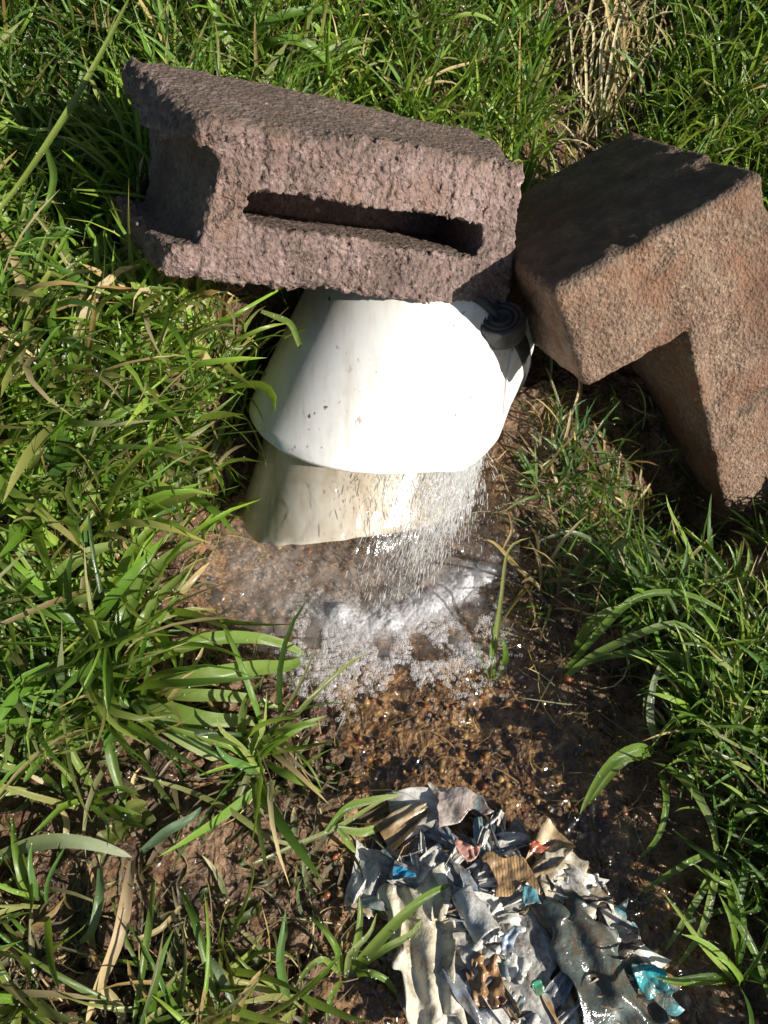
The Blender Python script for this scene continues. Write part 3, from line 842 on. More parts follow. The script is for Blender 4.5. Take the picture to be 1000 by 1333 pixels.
DEW = []
def grass_patch(name, label, x, y, length, width, lean, droop, pal, cat='grass', dry=.06, az=None, seg=6, dew=.0, bendamt=.7, mat='leaf', fold=.3):
    n = len(x)
    z = ground_lo(x, y)
    root = np.c_[x, y, z - .004]
    az = rng.random(n) * 2 * math.pi if az is None else az
    col = pick(pal, n) * (1 + .55 * vnoise(x * 7, y * 7, 0 * x, 119) * np.array([1, .75, .4])[:, None]).T * np.array([.98, 1.05, 1.1]); isd = rng.random(n) < dry
    col[isd] = pick(STRAW, isd.sum())
    tip = col * np.array([1.25, 1.1, .9]); td = rng.random(n) < .13; tip[td] = pick(STRAW, td.sum()) * .8
    V, F, cc, uv, C = blade_arrays(root, az, length, width, lean, droop, col, tip, seg, fold, rng.normal(0, bendamt, n), True, rng.normal(0, .9, n))
    ok = ~solid(C).any(1)
    k = 3 * (seg + 1)
    V, cc, uv = V[ok], cc[ok], uv[ok]
    n = len(V)
    F = F[:n * seg * 2]
    if dew:
        sel = np.argwhere(rng.random((n, seg + 1)) < dew)
        DEW.append(V[sel[:, 0], sel[:, 1], rng.integers(0, 3, len(sel))])
    o = mesh_np(name, V.reshape(-1, 3), F, M[mat], col=cc.reshape(-1, 3), uv=uv.reshape(-1, 2))
    tag(o, label, cat, kind='stuff')
    return o

def scatter(n, x0, x1, y0, y1, keepf, clump=None):
    if clump:
        nc = n // clump
        cx, cy = rng.uniform(x0, x1, nc), rng.uniform(y0, y1, nc)
        x = np.repeat(cx, clump) + rng.normal(0, .010, nc * clump); y = np.repeat(cy, clump) + rng.normal(0, .010, nc * clump)
    else: x, y = rng.uniform(x0, x1, n), rng.uniform(y0, y1, n)
    m_ = keepf(x, y); return x[m_], y[m_]

def offbank(x, y, d):           # distance away from the water's edge, with a ragged line
    l, r = edges(y); return np.maximum(l - x, x - r) + .03 * vnoise(x * 16, y * 16, 0 * x, 111) > d

def R(n, a, b, p=1.0): return a + (b - a) * rng.random(n) ** p

# fine turf behind the blocks and up the back bank
x, y = scatter(15000, -.75, .85, .86, 1.75, lambda x, y: (y > .84 + .03 * (x > .05)) & ~((np.abs(x - .32 - .1 * (y - 1.1)) < .075 + .03 * vnoise(x * 20, y * 20, 0 * x, 117)) & (y > 1.0) & (rng.random(len(x)) < .9)), 6)
n = len(x)
grass_patch('turf_grass', 'fine bright green turf on the back bank behind the blocks', x, y, R(n, .06, .17), R(n, .0035, .007), R(n, .05, .7), R(n, .2, 1.8), GREENS, dew=.012)
# left bank, mid-length drooping grass
x, y = scatter(8200, -.85, -.12, .22, 1.0, lambda x, y: offbank(x, y, .05 - .05 * (y > .55)) & (vnoise(x * 9, y * 9, 0 * x, 113) > -.32) & (np.hypot((x + .20), (y - .34) * 1.2) > .10), 7)
shl = 1 - .45 * np.exp(-((x + .40) / .15) ** 2 - ((y - .88) / .2) ** 2)
n = len(x)
grass_patch('bank_grass', 'drooping green and olive grass covering the left bank', x, y, R(n, .06, .22) * shl, R(n, .0035, .015, 1.8), R(n, .15, .95), R(n, .4, 2.1), np.r_[GREENS, GREENS[:3], OLIVE[:2]], dry=.08, dew=.02)
x, y = scatter(900, -.36, -.15, .52, .78, lambda x, y: offbank(x, y, -.01), 5)
n = len(x)
grass_patch('hollow_grass', 'short grass at the dark hollow between block and pipe', x, y, R(n, .03, .09), R(n, .003, .008), R(n, .2, 1.0), R(n, .4, 1.6), GREENS, dry=.1)
# lower left, sparse on mud
x, y = scatter(2200, -.60, .0, -.25, .30, lambda x, y: offbank(x, y, .10) & (vnoise(x * 10, y * 10, 0 * x, 114) > -.05), 6)
n = len(x)
grass_patch('mud_grass', 'sparse tangled grass on the lower left mud', x, y, R(n, .05, .15), R(n, .004, .009), R(n, .3, 1.1), R(n, .4, 1.6), np.r_[GREENS, OLIVE], dry=.2, dew=.02)
# right bank, fine and dense
x, y = scatter(9000, .17, .85, -.30, .72, lambda x, y: offbank(x, y, .085 + .04 * (y > .3)) & ~((x < .55) & (y > .50)), 7)
keep = ~((x > .36) & (y > .40)) | (rng.random(len(x)) < .45); x, y = x[keep], y[keep]
n = len(x); l, r = edges(y); sh = (.55 + .45 * sstep(.07, .22, x - r)) * (1 - .5 * sstep(.34, .46, y) * sstep(.3, .4, x))
grass_patch('stream_side_grass', 'dense fine wet grass on the right side of the stream', x, y, R(n, .06, .17) * sh, R(n, .003, .0065), R(n, .1, .9), R(n, .4, 1.9), GREENS, dew=.025, az=rng.normal(2.6, 1.5, n))
# thin weeds in the shade between pipe and corner block
x, y = scatter(620, .21, .50, .42, .80, lambda x, y: offbank(x, y, .05), 5)
n = len(x)
grass_patch('shade_grass', 'thin dark grass in the shade under the tilted corner block', x, y, R(n, .04, .11), R(n, .002, .0055), R(n, .1, 1.1), R(n, .3, 1.6), GREENS[[0, 4, 5]], dry=.2, dew=.03)
# wider land beyond the frame
x = rng.uniform(-3, 3, 26000); y = rng.uniform(-2, 3.4, 26000)
m_ = ((np.abs(x) > .8) | (y > 1.7) | (y < -.28)) & offbank(x, y, .05) & ~((x > 0) & (x < 1.1) & (y > .25) & (y < .75)); x, y = x[m_], y[m_]; n = len(x)
_lx, _ly = np.arange(-3.2, 3.2, .02), np.arange(-2.2, 3.6, .02)
_LZ2 = ground_z(*np.meshgrid(_lx, _ly, indexing='ij'))
_old = ground_lo
def ground_lo(x, y):
    i = np.clip(((x + 3.2) / .02).round().astype(int), 0, len(_lx) - 1); j = np.clip(((y + 2.2) / .02).round().astype(int), 0, len(_ly) - 1)
    return _LZ2[i, j]
grass_patch('meadow_grass', 'rough meadow grass running on beyond the bank', x, y, R(n, .08, .22), R(n, .008, .016), R(n, .1, .8), R(n, .4, 1.6), GREENS, seg=4)
_lx, _ly = np.arange(-1.6, 1.6, .012), np.arange(-.9, 2.6, .012)
ground_lo = _old
# dead stems and rootlets lying on the mud
x, y = scatter(4200, -.62, .30, -.2, 1.1, lambda x, y: offbank(x, y, -.01) & (vnoise(x * 8, y * 8, 0 * x, 115) > -.2))
n = len(x)
grass_patch('dead_stems', 'fine dead brown stems and rootlets lying on the mud', x, y, R(n, .03, .12), R(n, .0010, .0024), R(n, 1.2, 1.55), R(n, 0, .4), STRAW * .5, dry=.25, mat='dry', bendamt=1.6, fold=.6)
x, y = scatter(1500, -.62, .05, -.2, .55, lambda x, y: offbank(x, y, .0))
n = len(x)
grass_patch('leaf_litter', 'soggy brown leaf fragments trodden into the mud', x, y, R(n, .015, .06), R(n, .003, .010, 2), R(n, 1.1, 1.55), R(n, 0, .7), np.r_[STRAW[2:4] * .28, STRAW[:2] * .25, OLIVE[2:4] * .5], dry=.04, mat='dry', bendamt=1.2, fold=.5)
x, y = scatter(500, -.2, .30, .0, .60, lambda x, y: ~offbank(x, y, .03))
n = len(x)
grass_patch('rootlets', 'reddish rootlets trailing in the shallow water', x, y, R(n, .02, .07), R(n, .0007, .0014), R(n, 1.45, 1.56), R(n, 0, .1), STRAW[2:4] * .8, mat='dry', bendamt=2, fold=.6)

# ---- single plants that stand out
def blade_obj(parent, pts, width, col, tip=None, seg=16, fold=.3, mat='leaf', name='blade', up=None, root_w=.55, twist=0.0):
    """one blade through given points (root to tip)"""
    pts = np.array(pts, float); k = len(pts)
    d = np.r_[0, np.cumsum(np.linalg.norm(np.diff(pts, axis=0), axis=1))]; d /= d[-1]
    s = np.linspace(0, 1, seg + 1)
    C = np.stack([np.interp(s, d, pts[:, i]) for i in range(3)], 1)
    for _ in range(3):
        C[1:-1] = (C[:-2] + 2 * C[1:-1] + C[2:]) / 4
    T = np.gradient(C, axis=0); T /= np.linalg.norm(T, axis=1, keepdims=True)
    up = np.array([0, -.35, 1.]) if up is None else np.array(up, float)
    side = np.cross(T, up); side /= np.linalg.norm(side, axis=1, keepdims=True)
    nrm = np.cross(side, T)
    if twist:
        tw = (twist * s)[:, None]; side, nrm = side * np.cos(tw) + nrm * np.sin(tw), nrm * np.cos(tw) - side * np.sin(tw)
    prof = np.minimum(1, root_w + 1.3 * s) * np.sqrt(np.maximum(1 - s ** 2.6, 0)); prof[-1] = .03
    hw = (.5 * width * prof)[:, None]
    V = np.stack([C - side * hw, C - side * hw * .5 - nrm * hw * fold * .6, C - nrm * hw * fold, C + side * hw * .5 - nrm * hw * fold * .6, C + side * hw], 1)
    F = grid_faces(seg + 1, 5)
    col = np.asarray(col, float); tip = col * 1.15 if tip is None else np.asarray(tip, float)
    cc = np.repeat((col * (1 - s[:, None] ** 2) + tip * s[:, None] ** 2)[:, None], 5, 1).reshape(-1, 3)
    uv = np.zeros((seg + 1, 5, 2)); uv[..., 0] = np.linspace(0, 1, 5); uv[..., 1] = s[:, None]
    m_ = rng.random((seg + 1, 5)) < .07
    if m_.any(): DEW.append(V[m_])
    return mesh_np(name, V.reshape(-1, 3), F, M[mat], parent, col=cc, uv=uv.reshape(-1, 2))

def plant(name, label, cat, root, blades, group=None):
    """blades: list of (pixel path [(px,py,height)...], width m, colour, tip colour)"""
    o = empty(name, tuple(root)); tag(o, label, cat, group)
    for b in blades:
        blade_obj(o, [spot(*q) for q in b[0]], b[1], b[2], b[3] if len(b) > 3 else None, mat=b[4] if len(b) > 4 else 'leaf', twist=b[5] if len(b) > 5 else 0.0)
    return o
G1, G2, G3, G4, G5 = (.10, .20, .025), (.15, .26, .04), (.21, .30, .07), (.30, .36, .13), (.055, .11, .02)
ST1, ST2 = (.50, .40, .20), (.36, .24, .11)

plant('broad_grass', 'broad-bladed pale grass plant arching over the froth at the pool edge', 'grass plant', spot(175, 900), [
    ([(170, 905, .0), (215, 885, .05), (270, 882, .07), (330, 868, .06), (385, 868, .03), (404, 850, .012)], .021, G3, G2),
    ([(165, 880, .0), (220, 845, .05), (280, 828, .07), (345, 830, .06), (385, 842, .04), (403, 858, .01)], .017, G2, G3),
    ([(160, 895, .0), (190, 920, .04), (235, 955, .04), (272, 980, .02), (288, 992, .004)], .026, G3, (.40, .44, .22)),
    ([(175, 905, .0), (220, 925, .045), (280, 940, .04), (325, 935, .02), (345, 945, .005)], .020, G2, G4),
    ([(180, 900, .0), (240, 905, .03), (300, 905, .03), (350, 915, .01), (372, 930, .003)], .015, G3),
    ([(160, 880, .0), (150, 820, .07), (180, 760, .08), (230, 715, .06), (262, 705, .03)], .020, G2, G4),
    ([(165, 890, .0), (185, 800, .08), (235, 750, .08), (255, 738, .05)], .014, G3),
    ([(150, 890, .0), (90, 870, .06), (40, 885, .05), (5, 900, .03)], .016, G1),
    ([(150, 900, .0), (100, 930, .05), (60, 975, .04), (30, 1020, .02)], .017, G2),
    ([(160, 910, .0), (140, 960, .05), (150, 1010, .03), (165, 1050, .01)], .014, G1, G3),
    ([(155, 885, .0), (110, 820, .08), (60, 790, .08), (10, 795, .05)], .015, G2)])
plant('broad_grass', 'glossy broad-bladed grass plant low at the left edge of the picture', 'grass plant', spot(60, 800), [
    ([(70, 830, .0), (130, 815, .07), (180, 830, .07), (215, 860, .04)], .016, G1),
    ([(60, 820, .0), (75, 745, .08), (120, 715, .08), (165, 705, .05)], .018, G2, G4),
    ([(50, 820, .0), (30, 760, .08), (10, 735, .07), (-10, 720, .04)], .019, G3),
    ([(60, 830, .0), (40, 870, .06), (30, 930, .05), (50, 990, .01)], .015, G1),
    ([(60, 815, .0), (100, 775, .07), (160, 770, .07), (205, 790, .03)], .014, G3),
    ([(70, 820, .0), (110, 860, .06), (130, 910, .05), (120, 960, .02)], .017, G2)])
plant('broad_grass', 'wide curving grass plant rising behind the slotted block', 'grass plant', spot(350, 85), [
    ([(330, 95, .0), (350, 50, .07), (390, 48, .08), (430, 78, .06), (446, 115, .03)], .020, G2),
    ([(335, 95, .0), (330, 45, .07), (360, 18, .09), (420, 10, .08), (480, 25, .05)], .017, G1, G2),
    ([(325, 95, .0), (300, 60, .06), (280, 25, .08), (285, -10, .08)], .016, G3),
    ([(340, 100, .0), (400, 85, .05), (450, 55, .07), (500, 50, .04)], .018, G3, G4),
    ([(330, 100, .0), (270, 75, .05), (240, 70, .05), (205, 62, .02)], .012, G3)])
plant('broad_grass', 'upright leafy grass clump in the top left corner above the block', 'grass plant', spot(210, 60), [
    ([(205, 75, .0), (200, 40, .06), (190, 5, .09), (180, -20, .1)], .015, G3),
    ([(210, 75, .0), (220, 35, .06), (240, 5, .08), (250, -20, .1)], .014, G2),
    ([(200, 75, .0), (170, 45, .05), (130, 30, .06), (80, 20, .05), (0, 22, .03)], .015, G4),
    ([(215, 75, .0), (250, 50, .05), (290, 45, .05), (320, 60, .02)], .013, G2),
    ([(205, 75, .0), (165, 60, .05), (130, 70, .05), (105, 90, .02)], .012, G1),
    ([(210, 70, .0), (215, 30, .08), (205, -5, .1)], .012, G3)])
plant('jointed_grass', 'long pale jointed grass stem slanting up across the shadow beside the block', 'grass stem', spot(0, 275), [
    ([(-10, 285, .10), (20, 248, .12), (60, 190, .14), (105, 118, .15), (140, 55, .15), (172, -10, .14)], .0095, (.30, .38, .08), (.22, .30, .06)),
    ([(105, 118, .15), (85, 165, .14), (45, 170, .13), (0, 160, .12)], .006, G3),
    ([(60, 190, .14), (72, 230, .12), (62, 270, .10), (40, 300, .06)], .009, G2)])
plant('jointed_grass', 'straight jointed stem leaning over the water beside the inner pipe', 'grass stem', spot(240, 690), [
    ([(232, 700, .0), (250, 665, .035), (272, 625, .06), (292, 590, .08), (306, 572, .085)], .006, (.26, .29, .06), (.34, .27, .10)),
    ([(250, 665, .035), (262, 640, .06), (258, 615, .07)], .005, G3)])
plant('grass_sprig', 'thin bent grass sprig hanging across the white collar', 'grass sprig', spot(262, 470), [
    ([(255, 475, .02), (300, 498, .06), (330, 480, .12), (352, 486, .14), (362, 515, .13)], .0055, G3, G2),
    ([(300, 498, .06), (345, 504, .12), (385, 512, .15), (405, 526, .16)], .005, G2, G4),
    ([(285, 420, .04), (292, 440, .05), (300, 455, .06), (345, 452, .10)], .004, (.4, .42, .28)),
    ([(340, 405, .20), (380, 420, .22), (388, 445, .21), (396, 465, .20)], .009, G3, G2)])
plant('water_grass', 'slender grass tuft standing in the water at the right edge of the froth', 'grass tuft', spot(645, 880), [
    ([(640, 885, .0), (648, 820, .05), (655, 755, .09), (660, 705, .10), (690, 700, .09)], .0055, (.24, .25, .07)),
    ([(645, 885, .0), (640, 850, .03), (650, 800, .05), (652, 770, .06)], .008, G2),
    ([(648, 885, .0), (660, 855, .03), (655, 830, .05)], .009, G1),
    ([(640, 885, .0), (622, 850, .02), (626, 830, .03)], .006, G2),
    ([(655, 715, .1), (668, 690, .1), (662, 665, .1)], .004, ST2)])
plant('arching_grass', 'long arching wet blades reaching left from the right bank over dark mud', 'grass plant', spot(750, 865), [
    ([(720, 900, .0), (760, 858, .04), (820, 830, .07), (880, 805, .09), (905, 815, .08), (918, 870, .05)], .010, G3, G2),
    ([(745, 850, .0), (765, 815, .04), (790, 795, .06), (815, 790, .06)], .013, G2, G4),
    ([(730, 880, .0), (790, 810, .07), (830, 770, .09), (900, 770, .09), (950, 800, .07)], .010, G2),
    ([(740, 870, .0), (800, 850, .05), (870, 850, .06), (940, 880, .04)], .009, G1),
    ([(790, 760, .02), (810, 700, .06), (850, 715, .08), (870, 755, .06)], .012, (.28, .34, .20), G3),
    ([(800, 730, .02), (770, 700, .05), (740, 690, .05), (700, 705, .03)], .006, (.2, .24, .14))])
plant('leafy_tuft', 'bright leafy tuft bending over the stream beside the floating litter', 'grass tuft', spot(850, 980), [
    ([(855, 985, .0), (835, 970, .05), (800, 985, .06), (775, 1020, .05), (755, 1060, .03)], .012, G2, G3),
    ([(855, 980, .0), (830, 975, .05), (795, 995, .05), (780, 1010, .05)], .015, G3, G2),
    ([(850, 985, .0), (815, 985, .05), (785, 1020, .04), (765, 1050, .02)], .010, G3),
    ([(855, 975, .0), (845, 930, .06), (850, 890, .07), (862, 860, .06)], .010, (.3, .34, .22)),
    ([(855, 990, .0), (870, 1040, .05), (860, 1090, .04), (830, 1120, .02)], .008, G2),
    ([(860, 985, .0), (900, 965, .06), (945, 985, .05), (975, 1030, .02)], .009, G2),
    ([(855, 990, .0), (900, 1020, .06), (930, 1075, .05), (935, 1130, .02)], .010, G3)])
plant('leafy_tuft', 'trailing wet tuft hanging over the orange edge of the litter heap', 'grass tuft', spot(935, 1120), [
    ([(940, 1110, .0), (915, 1160, .05), (890, 1200, .04), (865, 1240, .02)], .009, G2, G4),
    ([(940, 1110, .0), (930, 1150, .06), (915, 1215, .05), (880, 1260, .02)], .009, G3),
    ([(945, 1105, .0), (900, 1120, .05), (860, 1145, .04), (830, 1165, .01)], .008, G2, G3),
    ([(945, 1110, .0), (975, 1120, .05), (960, 1180, .05), (950, 1240, .02)], .009, G1),
    ([(940, 1105, .0), (960, 1060, .06), (990, 1050, .06), (1020, 1070, .03)], .008, G2),
    ([(945, 1110, .0), (955, 1190, .06), (990, 1250, .04), (1000, 1300, .02)], .010, G2)])
plant('grass_sprig', 'reclining leafy sprig on the mud left of the litter heap', 'grass sprig', spot(370, 1110), [
    ([(330, 1125, .004), (390, 1098, .02), (440, 1078, .03), (490, 1045, .03), (525, 1028, .03)], .006, (.26, .30, .10)),
    ([(440, 1078, .03), (470, 1085, .03), (500, 1075, .02), (520, 1060, .02)], .010, G3),
    ([(425, 1082, .03), (450, 1050, .04), (490, 1040, .04), (522, 1035, .03)], .009, G2, G4),
    ([(440, 1078, .03), (452, 1095, .03), (463, 1110, .01)], .008, G3),
    ([(390, 1098, .02), (400, 1115, .03), (395, 1140, .01)], .010, (.22, .27, .14)),
    ([(385, 1100, .02), (350, 1095, .02), (310, 1060, .02), (250, 1030, .01), (180, 1010, .02)], .007, (.28, .30, .10))])
plant('grass_tuft', 'bright green grass tuft growing at the cream sheet of the litter heap', 'grass tuft', spot(450, 1265), [
    ([(450, 1270, .0), (465, 1230, .05), (470, 1195, .06), (468, 1165, .06)], .009, G3),
    ([(450, 1270, .0), (480, 1240, .05), (520, 1195, .07), (562, 1160, .07), (590, 1150, .06)], .012, G3, G2),
    ([(445, 1270, .0), (440, 1235, .05), (420, 1205, .05), (398, 1190, .03)], .008, G2),
    ([(450, 1270, .0), (500, 1235, .05), (540, 1215, .05), (555, 1190, .05)], .009, G2, G4),
    ([(445, 1270, .0), (420, 1245, .04), (400, 1260, .03), (385, 1285, .01)], .007, G3),
    ([(455, 1270, .0), (480, 1265, .05), (505, 1275, .04), (520, 1300, .02)], .008, G2),
    ([(450, 1275, .0), (455, 1240, .06), (485, 1215, .07), (490, 1190, .07)], .007, G4),
    ([(445, 1275, .0), (430, 1300, .04), (425, 1330, .02)], .007, G2)])
plant('flat_blade', 'single wide frosted blade lying over the dark mud at the lower left', 'grass blade', spot(10, 1115), [
    ([(-10, 1118, .03), (40, 1098, .05), (85, 1093, .06), (130, 1100, .05), (172, 1116, .03)], .016, (.24, .30, .12), (.42, .46, .34))])
plant('dry_leaf', 'dry pinkish-brown leaf blade bent down onto the bottom left mud', 'dead leaf', spot(168, 1125), [
    ([(172, 1120, .03), (165, 1165, .05), (158, 1215, .05), (140, 1260, .04), (125, 1290, .03), (112, 1335, .01)], .014, (.42, .30, .18), ST1, 'dry', .9),
    ([(130, 1280, .03), (160, 1320, .02), (155, 1345, .01)], .012, ST1, None, 'dry')])
plant('grass_tuft', 'dewy green blades fanning over the mud beside the blue scrap', 'grass tuft', spot(260, 1220), [
    ([(235, 1155, .03), (255, 1200, .05), (268, 1250, .04), (278, 1290, .03), (282, 1340, .02)], .009, G1, G3),
    ([(262, 1235, .03), (285, 1265, .04), (300, 1300, .03), (312, 1340, .02)], .009, (.22, .30, .18)),
    ([(200, 1150, .02), (195, 1200, .05), (185, 1265, .05), (172, 1345, .02)], .008, G3, G2),
    ([(235, 1180, .02), (210, 1210, .03), (175, 1225, .03), (165, 1215, .02)], .006, ST1),
    ([(130, 1130, .03), (130, 1170, .04), (120, 1215, .03), (98, 1232, .01)], .010, (.16, .26, .12), G4),
    ([(185, 1108, .02), (220, 1080, .04), (255, 1062, .04), (262, 1050, .03)], .011, (.16, .25, .15))])
def straw_path():
    a, b = spot(786 + rng.normal(0, 26), 160 + rng.normal(0, 28)), spot(812 + rng.normal(0, 46), 20 + rng.normal(0, 34), .03)
    k = np.linspace(0, 1, 6)[:, None]; q = a + (b - a) * k
    q[:, 2] += (.045 + .03 * rng.random()) * np.sin(k[:, 0] * 2.6); q[:, 0] += rng.normal(0, .030) * np.sin(k[:, 0] * 3.1) + rng.normal(0, .012) * np.sin(k[:, 0] * 6 + 1); q[:, 1] += rng.normal(0, .02) * np.sin(k[:, 0] * 5)
    return q
o = empty('dry_straw', tuple(spot(790, 165))); tag(o, 'bundle of pale dry straw on the back bank behind the corner block', 'straw')
for _ in range(62): blade_obj(o, straw_path(), .002 + .0035 * rng.random(), tuple(pick(STRAW, 1)[0]), mat='dry', name='straw', seg=12)
for _ in range(60):
    a = spot(760 + rng.normal(0, 45), 130 + rng.normal(0, 45)); q = a + np.array([rng.normal(0, .05), rng.normal(0, .05), 0]); q[2] = float(ground_lo(q[0], q[1])) + .01
    blade_obj(o, [a, (a + q) / 2 + np.array([0, 0, .02]), q], .003, tuple(pick(STRAW, 1)[0]), mat='dry', name='straw', seg=8)
plant('dead_grass', 'forked yellow dead grass blade drooping on the turf above the block', 'dead grass', spot(560, 110), [
    ([(480, 140, .05), (530, 118, .07), (575, 102, .08), (605, 110, .07), (622, 150, .05), (626, 185, .03)], .008, ST1, (.55, .44, .22), 'dry', .8),
    ([(545, 112, .07), (580, 90, .08), (620, 80, .07), (660, 60, .05)], .006, ST1, None, 'dry'),
    ([(530, 118, .07), (500, 100, .06), (480, 70, .06)], .005, ST1, None, 'dry')])

# leafy weeds with separate leaves
def leaf_obj(parent, c, az, tilt, L, Wd, col, heart=False):
    nu, nv = 9, 7
    s = np.linspace(0, 1, nu); v = np.linspace(-1, 1, nv)
    prof = np.sin(np.pi * np.clip(s, 0, 1) ** .8) ** .7 + .02
    X = np.repeat((s * L)[:, None], nv, 1); Y = (prof * Wd / 2)[:, None] * v[None]
    Z = -.22 * L * s[:, None] ** 2 + .14 * Wd * np.abs(v)[None] * prof[:, None] + .0008 * np.sin(14 * s[:, None] + 3 * v[None])
    ca, sa, ct, st_ = math.cos(az), math.sin(az), math.cos(tilt), math.sin(tilt)
    X2, Z2 = X * ct - Z * st_, X * st_ + Z * ct
    V = np.stack([X2 * ca - Y * sa, X2 * sa + Y * ca, Z2], -1).reshape(-1, 3) + np.asarray(c)
    uv = np.stack([np.repeat((v * .5 + .5)[None], nu, 0), np.repeat(s[:, None], nv, 1)], -1).reshape(-1, 2)
    return mesh_np('leaf', V, grid_faces(nu, nv), M['leaf'], parent, col=np.repeat(np.asarray(col)[None], nu * nv, 0), uv=uv)
def weed(name, label, px, py, n, spread, L, Wd, pal, hgt=.05, group=None):
    c = spot(px, py); o = empty(name, tuple(c)); tag(o, label, 'weed', group)
    for i in range(n):
        a_ = rng.random() * 6.28; rr = spread * math.sqrt(rng.random())
        tip = c + np.array([rr * math.cos(a_), rr * math.sin(a_), 0]); tip[2] = float(ground_lo(tip[0], tip[1])) + hgt * (.5 + .8 * rng.random())
        if solid(tip[None])[0]: continue
        mid = (c + tip) / 2 + np.array([0, 0, hgt * .3])
        blade_obj(o, [c, mid, tip], .002, (.16, .22, .06), name='stalk', seg=5, root_w=1)
        k = 3 if name == 'clover' else 1
        for q in range(k):
            leaf_obj(o, tip, a_ + q * 2.1, .1 + .4 * rng.random(), L * (.7 + .5 * rng.random()), Wd * (.8 + .4 * rng.random()), tuple(pick(pal, 1)[0]))
    return o
WP = np.array([(.10, .21, .03), (.14, .26, .035), (.08, .16, .03), (.18, .28, .05)])
for i, (px, py, n_, lab) in enumerate(((950, 25, 11, 'small-leaved clover in the far top right corner'), (895, 85, 9, 'small-leaved clover right of the dry straw bundle'),
        (975, 95, 8, 'small-leaved clover at the right edge above the corner block'), (860, 130, 6, 'clover sprig right behind the peak of the corner block'))):
    weed('clover', lab, px, py, n_, .045, .014, .012, WP, .06, 'clovers on the back bank')
weed('dock_weed', 'round-leaved weed with yellow-green leaves on the left bank', 60, 665, 7, .045, .045, .030, WP * 1.2, .05)
weed('dock_weed', 'yellowing leafy weed in the middle of the left bank', 215, 590, 7, .045, .032, .020, np.array([(.36, .33, .05), (.28, .30, .06), (.42, .34, .10)]), .03)
weed('dock_weed', 'tiny yellow-green weed at the foot of the corner block', 965, 700, 9, .035, .016, .010, np.array([(.22, .27, .06), (.30, .28, .08)]), .04)
weed('dock_weed', 'brown-spotted weed on the mud below the broad-bladed grass', 170, 1065, 6, .03, .024, .018, np.array([(.24, .26, .07), (.16, .19, .05)]), .025)

# free-standing tufts, each a thing
def tuft(label, px, py, n, L, Wd, pal, group, az0=None):
    c = spot(px, py)
    o = empty('grass_clump', tuple(c)); tag(o, label, 'grass clump', group)
    k = 0
    for _ in range(n * 3):
        if k >= n: break
        az = rng.random() * 6.28 if az0 is None else az0 + rng.normal(0, .8)
        ln = L * (.6 + .6 * rng.random()); le = .15 + .6 * rng.random(); dr = .5 + 1.5 * rng.random()
        r0 = c + np.array([rng.normal(0, .006), rng.normal(0, .006), -.003])
        pts = [r0]; s = 7
        for j in range(s):
            t_ = le + dr * (j / s) ** 1.3; a2 = az + .5 * (j / s) * rng.normal()
            q = pts[-1] + ln / s * np.array([math.sin(t_) * math.cos(a2), math.sin(t_) * math.sin(a2), math.cos(t_)])
            q[2] = max(q[2], float(ground_lo(q[0], q[1])) + .004); pts.append(q)
        if solid(np.array(pts)).any(): continue
        blade_obj(o, pts, Wd * (.6 + .7 * rng.random()), tuple(pick(pal, 1)[0]), seg=10, up=(0.05, -.2, 1), twist=rng.normal(0, .6)); k += 1
    return o
for (px, py, lab) in ((40, 420, 'leafy grass clump at the left edge below the shadow'), (130, 400, 'olive grass clump just below the left end of the slotted block'), (215, 430, 'grass clump beside the dark hollow under the block'),
        (60, 540, 'grass clump around the dead stalk on the left bank'), (160, 520, 'grass clump in the middle of the left bank'), (235, 545, 'grass clump at the bank edge left of the white collar'),
        (110, 610, 'grass clump above the round-leaved weed'), (180, 660, 'grass clump right of the round-leaved weed'), (90, 730, 'grass clump in the shade of the left bank')):
    tuft(lab, px, py, 12, .13, .0085, np.r_[GREENS[1:4], OLIVE[:3]], 'grass clumps on the left bank')
for (px, py, lab) in ((40, 1010, 'shaded grass clump below the broad blades at the left edge'), (110, 1040, 'grass clump in front of the brown-spotted weed'), (60, 1180, 'grass clump under the wide frosted blade'),
        (330, 1000, 'small grass clump on the mud below the pale arching leaf'), (30, 1300, 'dark grass clump in the bottom left corner'), (390, 1310, 'grass clump at the bottom edge left of the litter heap')):
    tuft(lab, px, py, 9, .11, .008, np.r_[GREENS, OLIVE[:2]], 'grass clumps on the lower mud')
for (px, py, lab) in ((905, 760, 'grass clump below the leg of the corner block'), (960, 780, 'bright grass clump at the right edge below the corner block'), (850, 800, 'wet grass clump right of the dark mud'), (930, 860, 'grass clump in the thick of the right bank'),
        (985, 900, 'grass clump at the right edge halfway down'), (905, 930, 'grass clump above the bright leafy tuft'), (960, 1000, 'grass clump right of the bright leafy tuft'), (985, 1180, 'grass clump at the right edge beside the litter'), (960, 1280, 'grass clump in the bottom right corner')):
    tuft(lab, px, py, 12, .13, .007, GREENS, 'grass clumps on the right bank', 2.6)
for (px, py, lab) in ((30, 40, 'grass clump in the extreme top left corner'), (110, 30, 'grass clump left of the upright leafy clump'), (540, 60, 'grass clump above the forked yellow blade'), (620, 120, 'bright grass clump over the right end of the slotted block'),
        (690, 90, 'grass clump between slotted block and dry straw'), (700, 150, 'grass clump in the gap between the two blocks'), (890, 170, 'grass clump behind the top edge of the corner block'), (950, 180, 'shaded grass clump behind the right corner of the corner block')):
    tuft(lab, px, py, 12, .13, .0075, GREENS, 'grass clumps on the back bank')
